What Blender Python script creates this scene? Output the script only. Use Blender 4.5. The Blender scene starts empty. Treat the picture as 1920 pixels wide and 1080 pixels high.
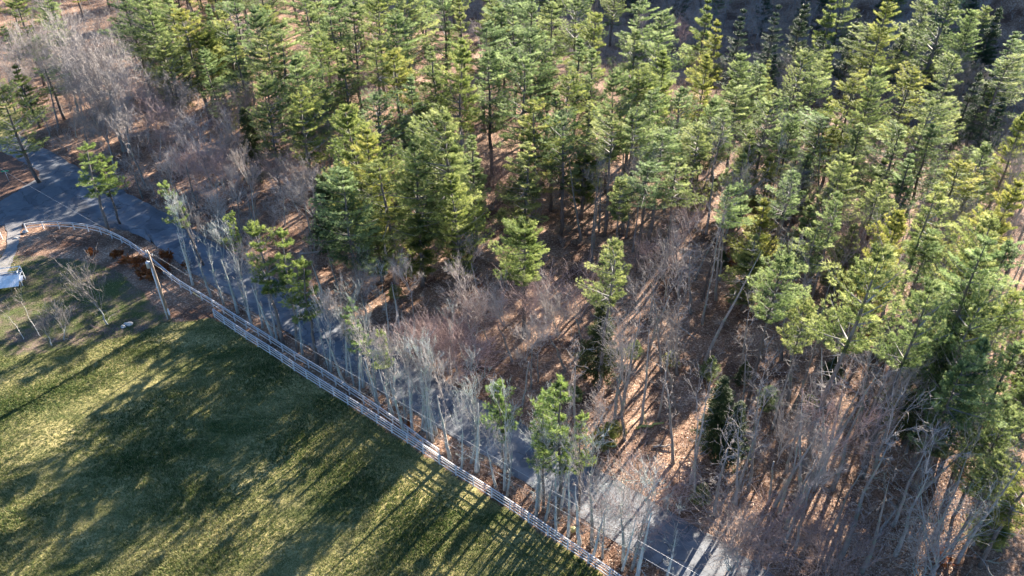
import bpy, math, random
import numpy as np
from mathutils import Vector, Matrix
R = math.radians
S = bpy.context.scene
COL = S.collection
# ------------------------------------------------------------------ camera
H, F, PITCH = 64.0, 1470.0, R(35.5)
SP, CP = math.sin(PITCH), math.cos(PITCH)
cam = bpy.data.objects.new('camera', bpy.data.cameras.new('camera'))
COL.objects.link(cam)
cam.location = (0, 0, H)
cam.rotation_euler = (R(90) - PITCH, 0, 0)
cam.data.sensor_width = 36
cam.data.lens = 36 * F / 1920
cam.data.clip_end = 3000
S.camera = cam
# ------------------------------------------------------------------ light
SUN_AZ, SUN_EL = R(33.4), R(22.0)       # azimuth clockwise from +Y
W = bpy.data.worlds.new('World'); S.world = W; W.use_nodes = True
nt = W.node_tree; nt.nodes.clear()
sky = nt.nodes.new('ShaderNodeTexSky'); sky.sky_type = 'NISHITA'; sky.sun_disc = False
sky.sun_elevation = SUN_EL; sky.sun_rotation = SUN_AZ
sky.air_density = 1.0; sky.dust_density = 0.2; sky.ozone_density = 6.0
bg = nt.nodes.new('ShaderNodeBackground'); bg.inputs['Strength'].default_value = 0.05
wo = nt.nodes.new('ShaderNodeOutputWorld')
nt.links.new(sky.outputs[0], bg.inputs[0]); nt.links.new(bg.outputs[0], wo.inputs[0])
sl = bpy.data.lights.new('sun', 'SUN'); sl.energy = 5.0; sl.angle = R(0.5); sl.color = (1.0, 0.90, 0.76)
sun = bpy.data.objects.new('sun', sl); COL.objects.link(sun)
sd = Vector((math.sin(SUN_AZ) * math.cos(SUN_EL), math.cos(SUN_AZ) * math.cos(SUN_EL), math.sin(SUN_EL)))
sun.rotation_euler = sd.to_track_quat('Z', 'Y').to_euler()
S.view_settings.view_transform = 'Standard'; S.view_settings.look = 'None'
S.view_settings.exposure = 2.5; S.view_settings.gamma = 1
S.render.engine = 'CYCLES'
S.cycles.max_bounces = 6; S.cycles.diffuse_bounces = 3; S.cycles.transmission_bounces = 4

rng = np.random.default_rng(7)
random.seed(11)

# ------------------------------------------------------------------ terrain and picture mapping
def smooth(a, b, x):
    t = np.clip((x - a) / (b - a), 0, 1)
    return t * t * (3 - 2 * t)

def shade_hill(x, y):  # rise added up-sun, mostly unseen, shaped to shadow the far right wood
    d = .5505 * x + .8348 * y
    return 56 * smooth(214, 304, d) * (1 - .35 * smooth(330, 480, d))

def inpoly(px, py, poly):
    px = np.asarray(px); py = np.asarray(py)
    ins = np.zeros(px.shape, bool)
    n = len(poly)
    for i in range(n):
        x1, y1 = poly[i]; x2, y2 = poly[(i + 1) % n]
        if y1 == y2: continue
        c = ((y1 > py) != (y2 > py)) & (px < (x2 - x1) * (py - y1) / (y2 - y1) + x1)
        ins ^= c
    return ins

def bumps(x, y):
    w = smooth(44, 56, .632 * x + .775 * y) * smooth(-75, -60, x + .35 * (y - 110))
    return w * (.35 * np.sin(x * .21 + 1.3 * np.sin(y * .13)) * np.cos(y * .17) + .12 * np.sin(x * .9 + y * .4) * np.cos(y * .8 - x * .3))

def terr(x, y):
    return shade_hill(x, y) + bumps(x, y)

def ray(px, py):
    u = (px - 960) / F; v = (py - 540) / F
    return u, CP - v * SP, -(SP + v * CP)

def at(px, py, h=0.0):
    """ground point under a thing whose point of height h is seen at picture position px,py"""
    dx, dy, dz = ray(px, py)
    t = 20.0
    while t < 600:
        x, y, z = dx * t, dy * t, H + dz * t
        if z < float(terr(x, y)) + h: break
        t += .5
    return x, y

def flat(px, py, z=0.0):
    dx, dy, dz = ray(px, py); t = (H - z) / -dz
    return dx * t, dy * t

def base_top(bx, by, tx, ty):
    """standing thing seen from base pixel to top pixel: location, height, lean angle"""
    x, y = at(bx, by)
    dx, dy, dz = ray(tx, ty); t = y / dy
    zt = H + dz * t; xt = dx * t
    zb = float(terr(x, y))
    h = zt - zb
    return x, y, h, math.atan2(xt - x, h)

def scr(x, y, z):
    f = y * CP - (z - H) * SP
    u = x / f; v = -(y * SP + (z - H) * CP) / f
    return 960 + u * F, 540 + v * F

# ------------------------------------------------------------------ materials
def new_mat(name):
    m = bpy.data.materials.new(name); m.use_nodes = True
    m.node_tree.nodes.clear()
    return m, m.node_tree.nodes, m.node_tree.links

def N(nodes, kind, **kw):
    n = nodes.new(kind)
    for k, v in kw.items():
        if k.startswith('i_'): n.inputs[k[2:].replace('_', ' ')].default_value = v
        else: setattr(n, k, v)
    return n

def ramp(nodes, links, src, stops, interp='LINEAR'):
    r = nodes.new('ShaderNodeValToRGB'); r.color_ramp.interpolation = interp
    e = r.color_ramp.elements
    while len(e) < len(stops): e.new(.5)
    for i, (p, c) in enumerate(stops):
        e[i].position = p; e[i].color = (*c, 1)
    links.new(src, r.inputs[0])
    return r

def mixc(nodes, links, fac, a, b, mode='MIX'):
    m = nodes.new('ShaderNodeMix'); m.data_type = 'RGBA'; m.blend_type = mode
    for s, v in ((m.inputs[0], fac), (m.inputs[6], a), (m.inputs[7], b)):
        if hasattr(v, 'is_output'): links.new(v, s)
        elif isinstance(v, (int, float)): s.default_value = v
        else: s.default_value = (*v, 1)
    return m.outputs[2]

def noise(nodes, links, co, scale, detail=4, rough=.6, dist=0):
    n = nodes.new('ShaderNodeTexNoise')
    n.inputs['Scale'].default_value = scale; n.inputs['Detail'].default_value = detail
    n.inputs['Roughness'].default_value = rough; n.inputs['Distortion'].default_value = dist
    links.new(co, n.inputs['Vector'])
    return n.outputs['Fac']

def mathn(nodes, links, op, a, b=None, c=None, clamp=False):
    m = nodes.new('ShaderNodeMath'); m.operation = op; m.use_clamp = clamp
    for s, v in zip(m.inputs, (a, b, c)):
        if v is None: continue
        if hasattr(v, 'is_output'): links.new(v, s)
        else: s.default_value = v
    return m.outputs[0]

def simple_mat(name, col, rough=.7, var=.25, scale=6, metal=0, col2=None, stretch=None):
    m, n, l = new_mat(name)
    tc = N(n, 'ShaderNodeTexCoord'); co = tc.outputs['Object']
    if stretch:
        mp = N(n, 'ShaderNodeMapping'); mp.inputs['Scale'].default_value = stretch
        l.new(co, mp.inputs[0]); co = mp.outputs[0]
    f = noise(n, l, co, scale, 5)
    c2 = col2 or tuple(c * (1 - var * 1.6) for c in col)
    c1 = tuple(min(1, c * (1 + var)) for c in col) if not col2 else col
    r = ramp(n, l, f, [(.3, c2), (.7, c1)])
    b = N(n, 'ShaderNodeBsdfPrincipled'); b.inputs['Roughness'].default_value = rough
    b.inputs['Metallic'].default_value = metal
    l.new(r.outputs[0], b.inputs['Base Color'])
    bp = N(n, 'ShaderNodeBump'); bp.inputs['Strength'].default_value = .3; bp.inputs['Distance'].default_value = .02
    l.new(f, bp.inputs['Height']); l.new(bp.outputs[0], b.inputs['Normal'])
    o = N(n, 'ShaderNodeOutputMaterial'); l.new(b.outputs[0], o.inputs[0])
    return m

def needle_mat(name, dark, mid, lite, trans=.38, hue_var=.5):
    """needles: each tuft has its own tint (attribute tint), each tree its own hue (object random)"""
    m, n, l = new_mat(name)
    a = N(n, 'ShaderNodeAttribute', attribute_name='tint')
    oi = N(n, 'ShaderNodeObjectInfo')
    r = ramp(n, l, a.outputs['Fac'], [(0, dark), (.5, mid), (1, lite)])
    tr = ramp(n, l, oi.outputs['Random'], [(0, (.70, .86, 1.0)), (.3, (.85, .98, .9)), (.65, (1.08, 1.03, .85)), (1, (1.35, 1.12, .72))])
    c = mixc(n, l, hue_var, r.outputs[0], mixc(n, l, 1.0, r.outputs[0], tr.outputs[0], 'MULTIPLY'))
    d = N(n, 'ShaderNodeBsdfPrincipled'); d.inputs['Roughness'].default_value = .5
    d.inputs['Specular IOR Level'].default_value = .25
    l.new(c, d.inputs['Base Color'])
    t = N(n, 'ShaderNodeBsdfTranslucent'); l.new(c, t.inputs[0])
    mx = N(n, 'ShaderNodeMixShader'); mx.inputs[0].default_value = trans
    l.new(d.outputs[0], mx.inputs[1]); l.new(t.outputs[0], mx.inputs[2])
    o = N(n, 'ShaderNodeOutputMaterial'); l.new(mx.outputs[0], o.inputs[0])
    return m

def bark_mat(name, c1, c2, c3=None, rnd=.35):
    m, n, l = new_mat(name)
    tc = N(n, 'ShaderNodeTexCoord')
    mp = N(n, 'ShaderNodeMapping'); mp.inputs['Scale'].default_value = (1, 1, .25)
    l.new(tc.outputs['Object'], mp.inputs[0])
    f = noise(n, l, mp.outputs[0], 5, 5, .7)
    r = ramp(n, l, f, [(.32, c2), (.62, c1)])
    out = r.outputs[0]
    if c3:
        g = noise(n, l, tc.outputs['Object'], 1.4, 3)
        gr = ramp(n, l, g, [(.5, (0, 0, 0)), (.62, (1, 1, 1))])
        out = mixc(n, l, gr.outputs[0], out, c3)
    oi = N(n, 'ShaderNodeObjectInfo')
    v = mathn(n, l, 'MULTIPLY_ADD', oi.outputs['Random'], rnd * 2, 1 - rnd)
    sc = N(n, 'ShaderNodeVectorMath', operation='SCALE'); l.new(out, sc.inputs[0]); l.new(v, sc.inputs['Scale'])
    b = N(n, 'ShaderNodeBsdfPrincipled'); b.inputs['Roughness'].default_value = .8
    l.new(sc.outputs[0], b.inputs['Base Color'])
    o = N(n, 'ShaderNodeOutputMaterial'); l.new(b.outputs[0], o.inputs[0])
    return m

M = {}
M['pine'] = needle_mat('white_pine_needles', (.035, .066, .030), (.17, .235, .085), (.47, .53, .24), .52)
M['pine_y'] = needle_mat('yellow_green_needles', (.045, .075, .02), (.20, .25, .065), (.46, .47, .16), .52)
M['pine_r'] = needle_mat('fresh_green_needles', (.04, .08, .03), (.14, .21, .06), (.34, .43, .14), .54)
M['hem'] = needle_mat('hemlock_needles', (.03, .055, .022), (.062, .088, .03), (.12, .14, .05), .25)
M['spruce'] = needle_mat('spruce_needles', (.03, .06, .035), (.06, .10, .055), (.11, .15, .08), .2)
M['bark'] = bark_mat('pine_bark', (.17, .145, .13), (.075, .062, .058))
M['limb'] = bark_mat('dead_limb_wood', (.27, .25, .23), (.15, .135, .13))
M['tbark'] = bark_mat('grey_hardwood_bark', (.30, .28, .27), (.13, .12, .12), (.22, .26, .20))
M['twig'] = bark_mat('grey_twigs', (.44, .39, .355), (.25, .215, .20))
M['twig_r'] = bark_mat('reddish_twigs', (.42, .31, .28), (.25, .17, .16))
M['rbark'] = bark_mat('lichen_grey_bark', (.46, .46, .44), (.22, .23, .23), (.33, .40, .34))
M['birch'] = bark_mat('white_birch_bark', (.78, .75, .70), (.5, .46, .42), None, .1)
M['oakleaf'] = needle_mat('rusty_oak_leaves', (.14, .045, .018), (.30, .10, .03), (.44, .19, .07), .35, .3)
M['white'] = simple_mat('weathered_white_paint', (.78, .78, .78), .55, .12, 3)
M['rail'] = simple_mat('whitewashed_fence_board', (.62, .60, .60), .6, .15, 2.5, stretch=(.4, .4, 2))
M['pole'] = simple_mat('weathered_pole_wood', (.34, .26, .20), .8, .35, 4, stretch=(3, 3, .3))
M['pvc'] = simple_mat('pale_grey_conduit', (.70, .72, .76), .4, .05, 2)
M['steel'] = simple_mat('galvanised_steel', (.55, .57, .60), .4, .1, 3, .5)
M['porc'] = simple_mat('glazed_white_insulator', (.8, .8, .78), .2, .05, 3)
M['wire'] = simple_mat('bare_grey_wire', (.50, .50, .50), .4, .05, 3, .3)
M['green'] = simple_mat('street_sign_green', (.02, .30, .17), .4, .05, 3)
M['navy'] = simple_mat('dark_blue_plastic', (.02, .035, .10), .45, .1, 3)
M['grey_deck'] = simple_mat('weathered_grey_planks', (.42, .43, .45), .75, .2, 3, stretch=(1, 9, 1))
M['rock'] = simple_mat('pale_granite', (.48, .46, .43), .85, .25, 3)
M['moss'] = simple_mat('mossy_log_bark', (.34, .36, .12), .9, .3, 4)
M['log'] = simple_mat('bleached_log_wood', (.36, .31, .27), .85, .3, 4)
M['yellow'] = simple_mat('yellow_guy_guard', (.62, .52, .2), .5, .1, 3)
M['bucket'] = simple_mat('pale_yellow_lidded_pail', (.55, .5, .2), .5, .1, 3)

# ------------------------------------------------------------------ mesh helpers
def mesh_np(name, verts, faces, mats, fmat=None, tint=None, smoothf=None, tri=True):
    me = bpy.data.meshes.new(name)
    k = faces.shape[1]
    me.vertices.add(len(verts)); me.vertices.foreach_set('co', verts.astype(np.float32).ravel())
    me.loops.add(faces.size); me.loops.foreach_set('vertex_index', faces.astype(np.int32).ravel())
    me.polygons.add(len(faces))
    me.polygons.foreach_set('loop_start', (np.arange(len(faces)) * k).astype(np.int32))
    try: me.polygons.foreach_set('loop_total', np.full(len(faces), k, np.int32))
    except Exception: pass
    for m in mats: me.materials.append(m)
    if fmat is not None: me.polygons.foreach_set('material_index', fmat.astype(np.int32))
    if smoothf is not None: me.polygons.foreach_set('use_smooth', smoothf.astype(bool))
    if tint is not None:
        a = me.attributes.new('tint', 'FLOAT', 'POINT'); a.data.foreach_set('value', tint.astype(np.float32))
    me.update(calc_edges=True); me.validate()
    return me

def frame(d):
    d = d / (np.linalg.norm(d, axis=1, keepdims=True) + 1e-9)
    up = np.where(np.abs(d[:, 2:3]) < .9, np.array([[0, 0, 1.]]), np.array([[1., 0, 0]]))
    a = np.cross(d, up); a /= np.linalg.norm(a, axis=1, keepdims=True) + 1e-9
    b = np.cross(d, a)
    return d, a, b

def prisms(p0, p1, r0, r1, n=3):
    """tapered n-sided tubes; returns verts, quad faces"""
    p0 = np.asarray(p0, float); p1 = np.asarray(p1, float)
    r0 = np.asarray(r0, float); r1 = np.asarray(r1, float)
    d, a, b = frame(p1 - p0)
    ang = np.arange(n) * 2 * math.pi / n
    ring = np.cos(ang)[None, :, None] * a[:, None, :] + np.sin(ang)[None, :, None] * b[:, None, :]
    v0 = p0[:, None, :] + ring * r0[:, None, None]
    v1 = p1[:, None, :] + ring * r1[:, None, None]
    v = np.concatenate([v0, v1], 1)
    k = len(p0)
    i = np.arange(n); j = (i + 1) % n
    f = np.stack([i, j, j + n, i + n], 1)
    f = (np.arange(k) * 2 * n)[:, None, None] + f[None]
    return v.reshape(-1, 3), f.reshape(-1, 4)

def q2t(f):
    return np.concatenate([f[:, [0, 1, 2]], f[:, [0, 2, 3]]])

class Geo:
    def __init__(s): s.v = []; s.f = []; s.m = []; s.t = []; s.s = []; s.n = 0
    def add(s, v, f, mat=0, tint=.5, sm=False):
        if f.shape[1] == 4: f = q2t(f)
        s.v.append(v); s.f.append(f + s.n); s.n += len(v)
        s.m.append(np.full(len(f), mat)); s.s.append(np.full(len(f), sm))
        s.t.append(np.broadcast_to(tint, (len(v),)).astype(float))
    def mesh(s, name, mats):
        return mesh_np(name, np.concatenate(s.v), np.concatenate(s.f), mats, np.concatenate(s.m), np.concatenate(s.t), np.concatenate(s.s))

def path_tube(g, pts, rad, n=8, mat=0, cap=True):
    """one continuous tapered tube along pts"""
    pts = np.asarray(pts, float); rad = np.asarray(rad, float)
    d = np.gradient(pts, axis=0); d, a, b = frame(d)
    # keep frames from flipping
    a0 = a[0]
    for i in range(len(pts)):
        a0 = a0 - d[i] * np.dot(a0, d[i]); a0 /= np.linalg.norm(a0) + 1e-9
        a[i] = a0; b[i] = np.cross(d[i], a0)
    ang = np.arange(n) * 2 * math.pi / n
    ring = np.cos(ang)[None, :, None] * a[:, None] + np.sin(ang)[None, :, None] * b[:, None]
    v = pts[:, None] + ring * rad[:, None, None]
    k = len(pts)
    i = np.arange(n); j = (i + 1) % n
    f = np.stack([i, j, j + n, i + n], 1)
    f = (np.arange(k - 1) * n)[:, None, None] + f[None]
    vv = v.reshape(-1, 3); ff = q2t(f.reshape(-1, 4))
    if cap:
        c = len(vv); vv = np.concatenate([vv, pts[-1:], pts[:1]])
        i = np.arange(n); j = (i + 1) % n
        ff = np.concatenate([ff, np.stack([i + (k - 1) * n, j + (k - 1) * n, np.full(n, c)], 1), np.stack([j, i, np.full(n, c + 1)], 1)])
    g.add(vv, ff, mat, .5, True)

def needles(g, cen, axis, L, wid, n, mat, tint, spread=.9, rg=rng):
    """n thin triangles per tuft, fanned about axis"""
    k = len(cen)
    d = axis[:, None, :] + rg.normal(0, spread * .6, (k, n, 3))
    d /= np.linalg.norm(d, axis=2, keepdims=True) + 1e-9
    ln = L * rg.uniform(.6, 1.15, (k, n, 1))
    sd_ = np.cross(d, rg.normal(0, 1, (k, n, 3))); sd_ /= np.linalg.norm(sd_, axis=2, keepdims=True) + 1e-9
    c = cen[:, None, :] + rg.normal(0, .05, (k, n, 3))
    v = np.stack([c - sd_ * wid * .5, c + sd_ * wid * .5, c + d * ln], 2).reshape(-1, 3)
    f = np.arange(k * n * 3).reshape(-1, 3)
    t = np.repeat(np.clip(tint[:, None] + rg.normal(0, .10, (k, n)), 0, 1).ravel(), 3)
    g.add(v, f, mat, t)

def obj(name, me, parent=None, mat=None):
    if isinstance(me, Geo): me = me.mesh(name, mat)
    o = bpy.data.objects.new(name, me); COL.objects.link(o)
    if parent: o.parent = parent
    return o

def thing(name, label, cat, loc=(0, 0, 0), rot=(0, 0, 0), group=None):
    o = bpy.data.objects.new(name, None); COL.objects.link(o)
    o.empty_display_size = .5
    o.location = loc; o.rotation_euler = rot
    o['label'] = label; o['category'] = cat
    if group: o['group'] = group
    return o

def tag(o, label, cat, group=None):
    o['label'] = label; o['category'] = cat
    if group: o['group'] = group
    return o

def box(g, c, s, rz=0, mat=0, tilt=None):
    """box centred c with full size s"""
    x, y, z = [a / 2 for a in s]
    v = np.array([[-x, -y, -z], [x, -y, -z], [x, y, -z], [-x, y, -z], [-x, -y, z], [x, -y, z], [x, y, z], [-x, y, z]])
    if tilt is not None: v = v @ np.array(tilt).T
    cs, sn = math.cos(rz), math.sin(rz)
    v = v @ np.array([[cs, sn, 0], [-sn, cs, 0], [0, 0, 1]]) + np.array(c)
    f = np.array([[0, 3, 2, 1], [4, 5, 6, 7], [0, 1, 5, 4], [1, 2, 6, 5], [2, 3, 7, 6], [3, 0, 4, 7]])
    g.add(v, f, mat)

def seg_board(g, a, b, w, h, mat=0):
    """board from a to b (3d points), thickness w across, height h"""
    a = np.array(a, float); b = np.array(b, float)
    d = (b - a); d /= np.linalg.norm(d)
    s_ = np.cross(d, [0, 0, 1]); s_ /= np.linalg.norm(s_); u = np.cross(s_, d)
    v = []
    for p in (a, b):
        for i, j in ((-1, -1), (1, -1), (1, 1), (-1, 1)):
            v.append(p + s_ * i * w / 2 + u * j * h / 2)
    f = np.array([[0, 1, 2, 3], [7, 6, 5, 4], [0, 4, 5, 1], [1, 5, 6, 2], [2, 6, 7, 3], [3, 7, 4, 0]])
    g.add(np.array(v), f, mat)
# ------------------------------------------------------------------ ground
def catmull(pts, n=8, closed=False):
    P = [np.array(p, float) for p in pts]; out = []
    m = len(P)
    for i in range(m if closed else m - 1):
        if closed: p0, p1, p2, p3 = P[(i - 1) % m], P[i], P[(i + 1) % m], P[(i + 2) % m]
        else: p0, p1, p2, p3 = P[max(i - 1, 0)], P[i], P[i + 1], P[min(i + 2, m - 1)]
        for k in range(n):
            t = k / n
            out.append(.5 * ((2 * p1) + (-p0 + p2) * t + (2 * p0 - 5 * p1 + 4 * p2 - p3) * t * t + (-p0 + 3 * p1 - 3 * p2 + p3) * t ** 3))
    if not closed: out.append(P[-1])
    return np.array(out)

FENCE_PX = [(50, 433), (85, 429), (125, 430), (165, 434), (200, 443), (240, 462), (275, 487), (305, 512), (340, 540), (394, 572), (437, 600), (504, 642), (554, 675), (606, 706), (653, 738), (707, 774), (760, 812), (800, 842), (824, 858)]
PAST_PX = [(403, 595), (425, 611), (465, 638), (514, 669), (563, 702), (616, 736), (670, 770), (726, 806), (789, 847), (852, 889), (919, 931), (980, 972), (1040, 1013), (1095, 1051), (1140, 1082), (1250, 1165), (1400, 1290)]
field_poly = [flat(*p) for p in [(403, 598), (514, 671), (616, 738), (726, 808), (852, 891), (980, 974), (1095, 1053), (1140, 1084), (1420, 1300), (600, 1500), (-500, 1300), (-500, 720), (-200, 690), (0, 668), (60, 665), (120, 655), (190, 640), (250, 630), (300, 605)]]
yard_poly = [flat(*p) for p in [(-500, 800), (-500, 480), (-60, 480), (60, 480), (110, 484), (170, 490), (230, 515), (265, 545), (300, 580), (330, 600), (270, 640), (190, 650), (60, 680)]]
verge_poly = [flat(*p) for p in [(-400, 180), (-60, 190), (0, 170), (40, 215), (34, 250), (0, 262), (-400, 300)]]
STEP = .8
xs = np.arange(-190, 260, STEP); ys = np.concatenate([np.arange(8, 200, STEP), np.arange(200, 520, 4.0)])
GX, GY = np.meshgrid(xs, ys)
GZ = terr(GX, GY)
nx, ny = len(xs), len(ys)
idx = np.arange(nx * ny).reshape(ny, nx)
gf = np.stack([idx[:-1, :-1].ravel(), idx[:-1, 1:].ravel(), idx[1:, 1:].ravel(), idx[1:, :-1].ravel()], 1)
gv = np.stack([GX.ravel(), GY.ravel(), GZ.ravel()], 1)

def blur(a, k=2):
    for _ in range(k):
        p = np.pad(a, 1, mode='edge')
        a = (p[1:-1, 1:-1] * 2 + p[:-2, 1:-1] + p[2:, 1:-1] + p[1:-1, :-2] + p[1:-1, 2:]) / 6
    return a
fieldm = blur(inpoly(GX, GY, field_poly).astype(float), 2)
yardm = blur(inpoly(GX, GY, yard_poly).astype(float), 3)
vergem = blur(inpoly(GX, GY, verge_poly).astype(float), 2)

gm, n, l = new_mat('ground_grass_and_leaf_litter')
tc = N(n, 'ShaderNodeTexCoord'); co = tc.outputs['Object']
ag = N(n, 'ShaderNodeAttribute', attribute_name='grass'); ay = N(n, 'ShaderNodeAttribute', attribute_name='yard')
# leaf litter
vo = N(n, 'ShaderNodeTexVoronoi'); vo.inputs['Scale'].default_value = 5.5; l.new(co, vo.inputs['Vector'])
leafc = ramp(n, l, noise(n, l, co, 9, 6, .8), [(.3, (.035, .021, .016)), (.42, (.15, .092, .066)), (.54, (.44, .32, .24)), (.70, (.74, .60, .49))])
sepc = N(n, 'ShaderNodeSeparateColor'); l.new(vo.outputs['Color'], sepc.inputs[0])
lc2 = ramp(n, l, sepc.outputs[0], [(0, (.05, .03, .024)), (.4, (.20, .12, .085)), (.75, (.36, .25, .19)), (1, (.70, .58, .49))])
leaf = mixc(n, l, .5, leafc.outputs[0], lc2.outputs[0])
patch = ramp(n, l, noise(n, l, co, .16, 4, .6), [(.36, (.42, .32, .28)), (.48, (.85, .74, .66)), (.62, (1.25, 1.12, 1.0))])  # random litter tone, contrast raised to paint in sunlit and shaded floor
leaf = mixc(n, l, 1.0, leaf, patch.outputs[0], 'MULTIPLY')
# grass: mown field, straw patches over green
gcol = ramp(n, l, noise(n, l, co, 4.5, 8, .85), [(.3, (.022, .036, .012)), (.45, (.060, .082, .024)), (.6, (.125, .145, .045)), (.78, (.26, .25, .11))])
straw = ramp(n, l, noise(n, l, co, 5, 7, .85), [(.3, (.11, .09, .035)), (.46, (.44, .36, .14)), (.62, (.78, .64, .32))])
mp = N(n, 'ShaderNodeMapping'); mp.inputs['Rotation'].default_value = (0, 0, R(-52)); mp.inputs['Scale'].default_value = (.6, 1.5, 1)
l.new(co, mp.inputs[0])
sf = ramp(n, l, mathn(n, l, 'MULTIPLY_ADD', noise(n, l, mp.outputs[0], .12, 8, .72), 1.0, 0.0), [(.40, (0, 0, 0)), (.60, (1, 1, 1))])
grass = mixc(n, l, mathn(n, l, 'MULTIPLY', sf.outputs[0], .8), gcol.outputs[0], straw.outputs[0])
# yard: green patches in tan thatch and leaves
ygf = ramp(n, l, noise(n, l, co, .22, 8, .75), [(.42, (0, 0, 0)), (.56, (1, 1, 1))])
thatch = ramp(n, l, noise(n, l, co, 5, 7, .85), [(.3, (.05, .035, .028)), (.5, (.17, .12, .095)), (.72, (.42, .32, .24))])
ycol = mixc(n, l, ygf.outputs[0], thatch.outputs[0], gcol.outputs[0])
def edge(att):
    e = mathn(n, l, 'ADD', att, mathn(n, l, 'MULTIPLY_ADD', noise(n, l, co, 1.1, 6, .75), 1.0, -.5))
    return ramp(n, l, e, [(.42, (0, 0, 0)), (.58, (1, 1, 1))]).outputs[0]
c = mixc(n, l, edge(ay.outputs['Fac']), leaf, ycol)
c = mixc(n, l, edge(ag.outputs['Fac']), c, grass)
b = N(n, 'ShaderNodeBsdfPrincipled'); b.inputs['Roughness'].default_value = .9
b.inputs['Specular IOR Level'].default_value = .2
l.new(c, b.inputs['Base Color'])
bp = N(n, 'ShaderNodeBump'); bp.inputs['Strength'].default_value = 1.0; bp.inputs['Distance'].default_value = .17
l.new(noise(n, l, co, 4.5, 7, .8), bp.inputs['Height']); l.new(bp.outputs[0], b.inputs['Normal'])
o = N(n, 'ShaderNodeOutputMaterial'); l.new(b.outputs[0], o.inputs[0])
me = mesh_np('ground', gv, gf, [gm], smoothf=np.ones(len(gf)))
for nm, a_ in (('grass', np.maximum(fieldm, vergem)), ('yard', yardm)):
    at_ = me.attributes.new(nm, 'FLOAT', 'POINT'); at_.data.foreach_set('value', a_.ravel().astype(np.float32))
ground = obj('ground', me); ground['kind'] = 'structure'

# road: asphalt sheet, 12 mm above the ground
def asphalt(name, c1, c2, crack=True):
    m, n, l = new_mat(name)
    tc = N(n, 'ShaderNodeTexCoord'); co = tc.outputs['Object']
    r = ramp(n, l, noise(n, l, co, 1.2, 8, .75), [(.3, c1), (.7, c2)])
    c = r.outputs[0]
    # tyre tracks and old sealed cracks belong to the surface
    if crack:
        v = N(n, 'ShaderNodeTexVoronoi', feature='DISTANCE_TO_EDGE'); v.inputs['Scale'].default_value = .16
        nd = N(n, 'ShaderNodeTexNoise'); nd.inputs['Scale'].default_value = .8; l.new(co, nd.inputs['Vector'])
        ad = N(n, 'ShaderNodeVectorMath', operation='MULTIPLY_ADD'); l.new(nd.outputs['Color'], ad.inputs[0])
        ad.inputs[1].default_value = (1.5, 1.5, 1.5); l.new(co, ad.inputs[2]); l.new(ad.outputs[0], v.inputs['Vector'])
        cr = ramp(n, l, v.outputs['Distance'], [(.004, (1, 1, 1)), (.010, (0, 0, 0))])
        c = mixc(n, l, mathn(n, l, 'MULTIPLY', cr.outputs[0], .6), c, (.03, .028, .027))
    if crack:
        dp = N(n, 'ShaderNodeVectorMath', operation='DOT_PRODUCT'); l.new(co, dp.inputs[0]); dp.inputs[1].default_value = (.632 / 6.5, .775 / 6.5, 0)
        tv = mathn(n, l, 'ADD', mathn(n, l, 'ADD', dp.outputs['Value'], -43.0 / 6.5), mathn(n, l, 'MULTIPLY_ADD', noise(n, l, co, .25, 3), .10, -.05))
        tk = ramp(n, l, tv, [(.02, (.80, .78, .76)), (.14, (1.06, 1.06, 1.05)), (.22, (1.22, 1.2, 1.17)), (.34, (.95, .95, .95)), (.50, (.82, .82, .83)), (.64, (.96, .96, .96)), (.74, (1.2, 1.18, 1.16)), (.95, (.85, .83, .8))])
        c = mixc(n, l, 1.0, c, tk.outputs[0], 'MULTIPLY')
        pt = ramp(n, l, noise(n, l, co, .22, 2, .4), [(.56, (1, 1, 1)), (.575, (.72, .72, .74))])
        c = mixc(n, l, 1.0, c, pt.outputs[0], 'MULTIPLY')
    lf = ramp(n, l, noise(n, l, co, 6, 6, .8), [(.63, (0, 0, 0)), (.68, (1, 1, 1))])
    lp = ramp(n, l, noise(n, l, co, .35, 3, .6), [(.48, (0, 0, 0)), (.7, (.8, .8, .8))])
    c = mixc(n, l, mathn(n, l, 'MULTIPLY', lf.outputs[0], lp.outputs[0]), c, (.30, .17, .10))
    b = N(n, 'ShaderNodeBsdfPrincipled'); b.inputs['Roughness'].default_value = .75; l.new(c, b.inputs['Base Color'])
    bp = N(n, 'ShaderNodeBump'); bp.inputs['Strength'].default_value = .3; bp.inputs['Distance'].default_value = .01
    l.new(noise(n, l, co, 40, 3), bp.inputs['Height']); l.new(bp.outputs[0], b.inputs['Normal'])
    o = N(n, 'ShaderNodeOutputMaterial'); l.new(b.outputs[0], o.inputs[0])
    return m
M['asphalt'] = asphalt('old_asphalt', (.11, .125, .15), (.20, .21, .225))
M['gravel'] = asphalt('packed_gravel_drive', (.16, .15, .145), (.30, .28, .265), False)

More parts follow.
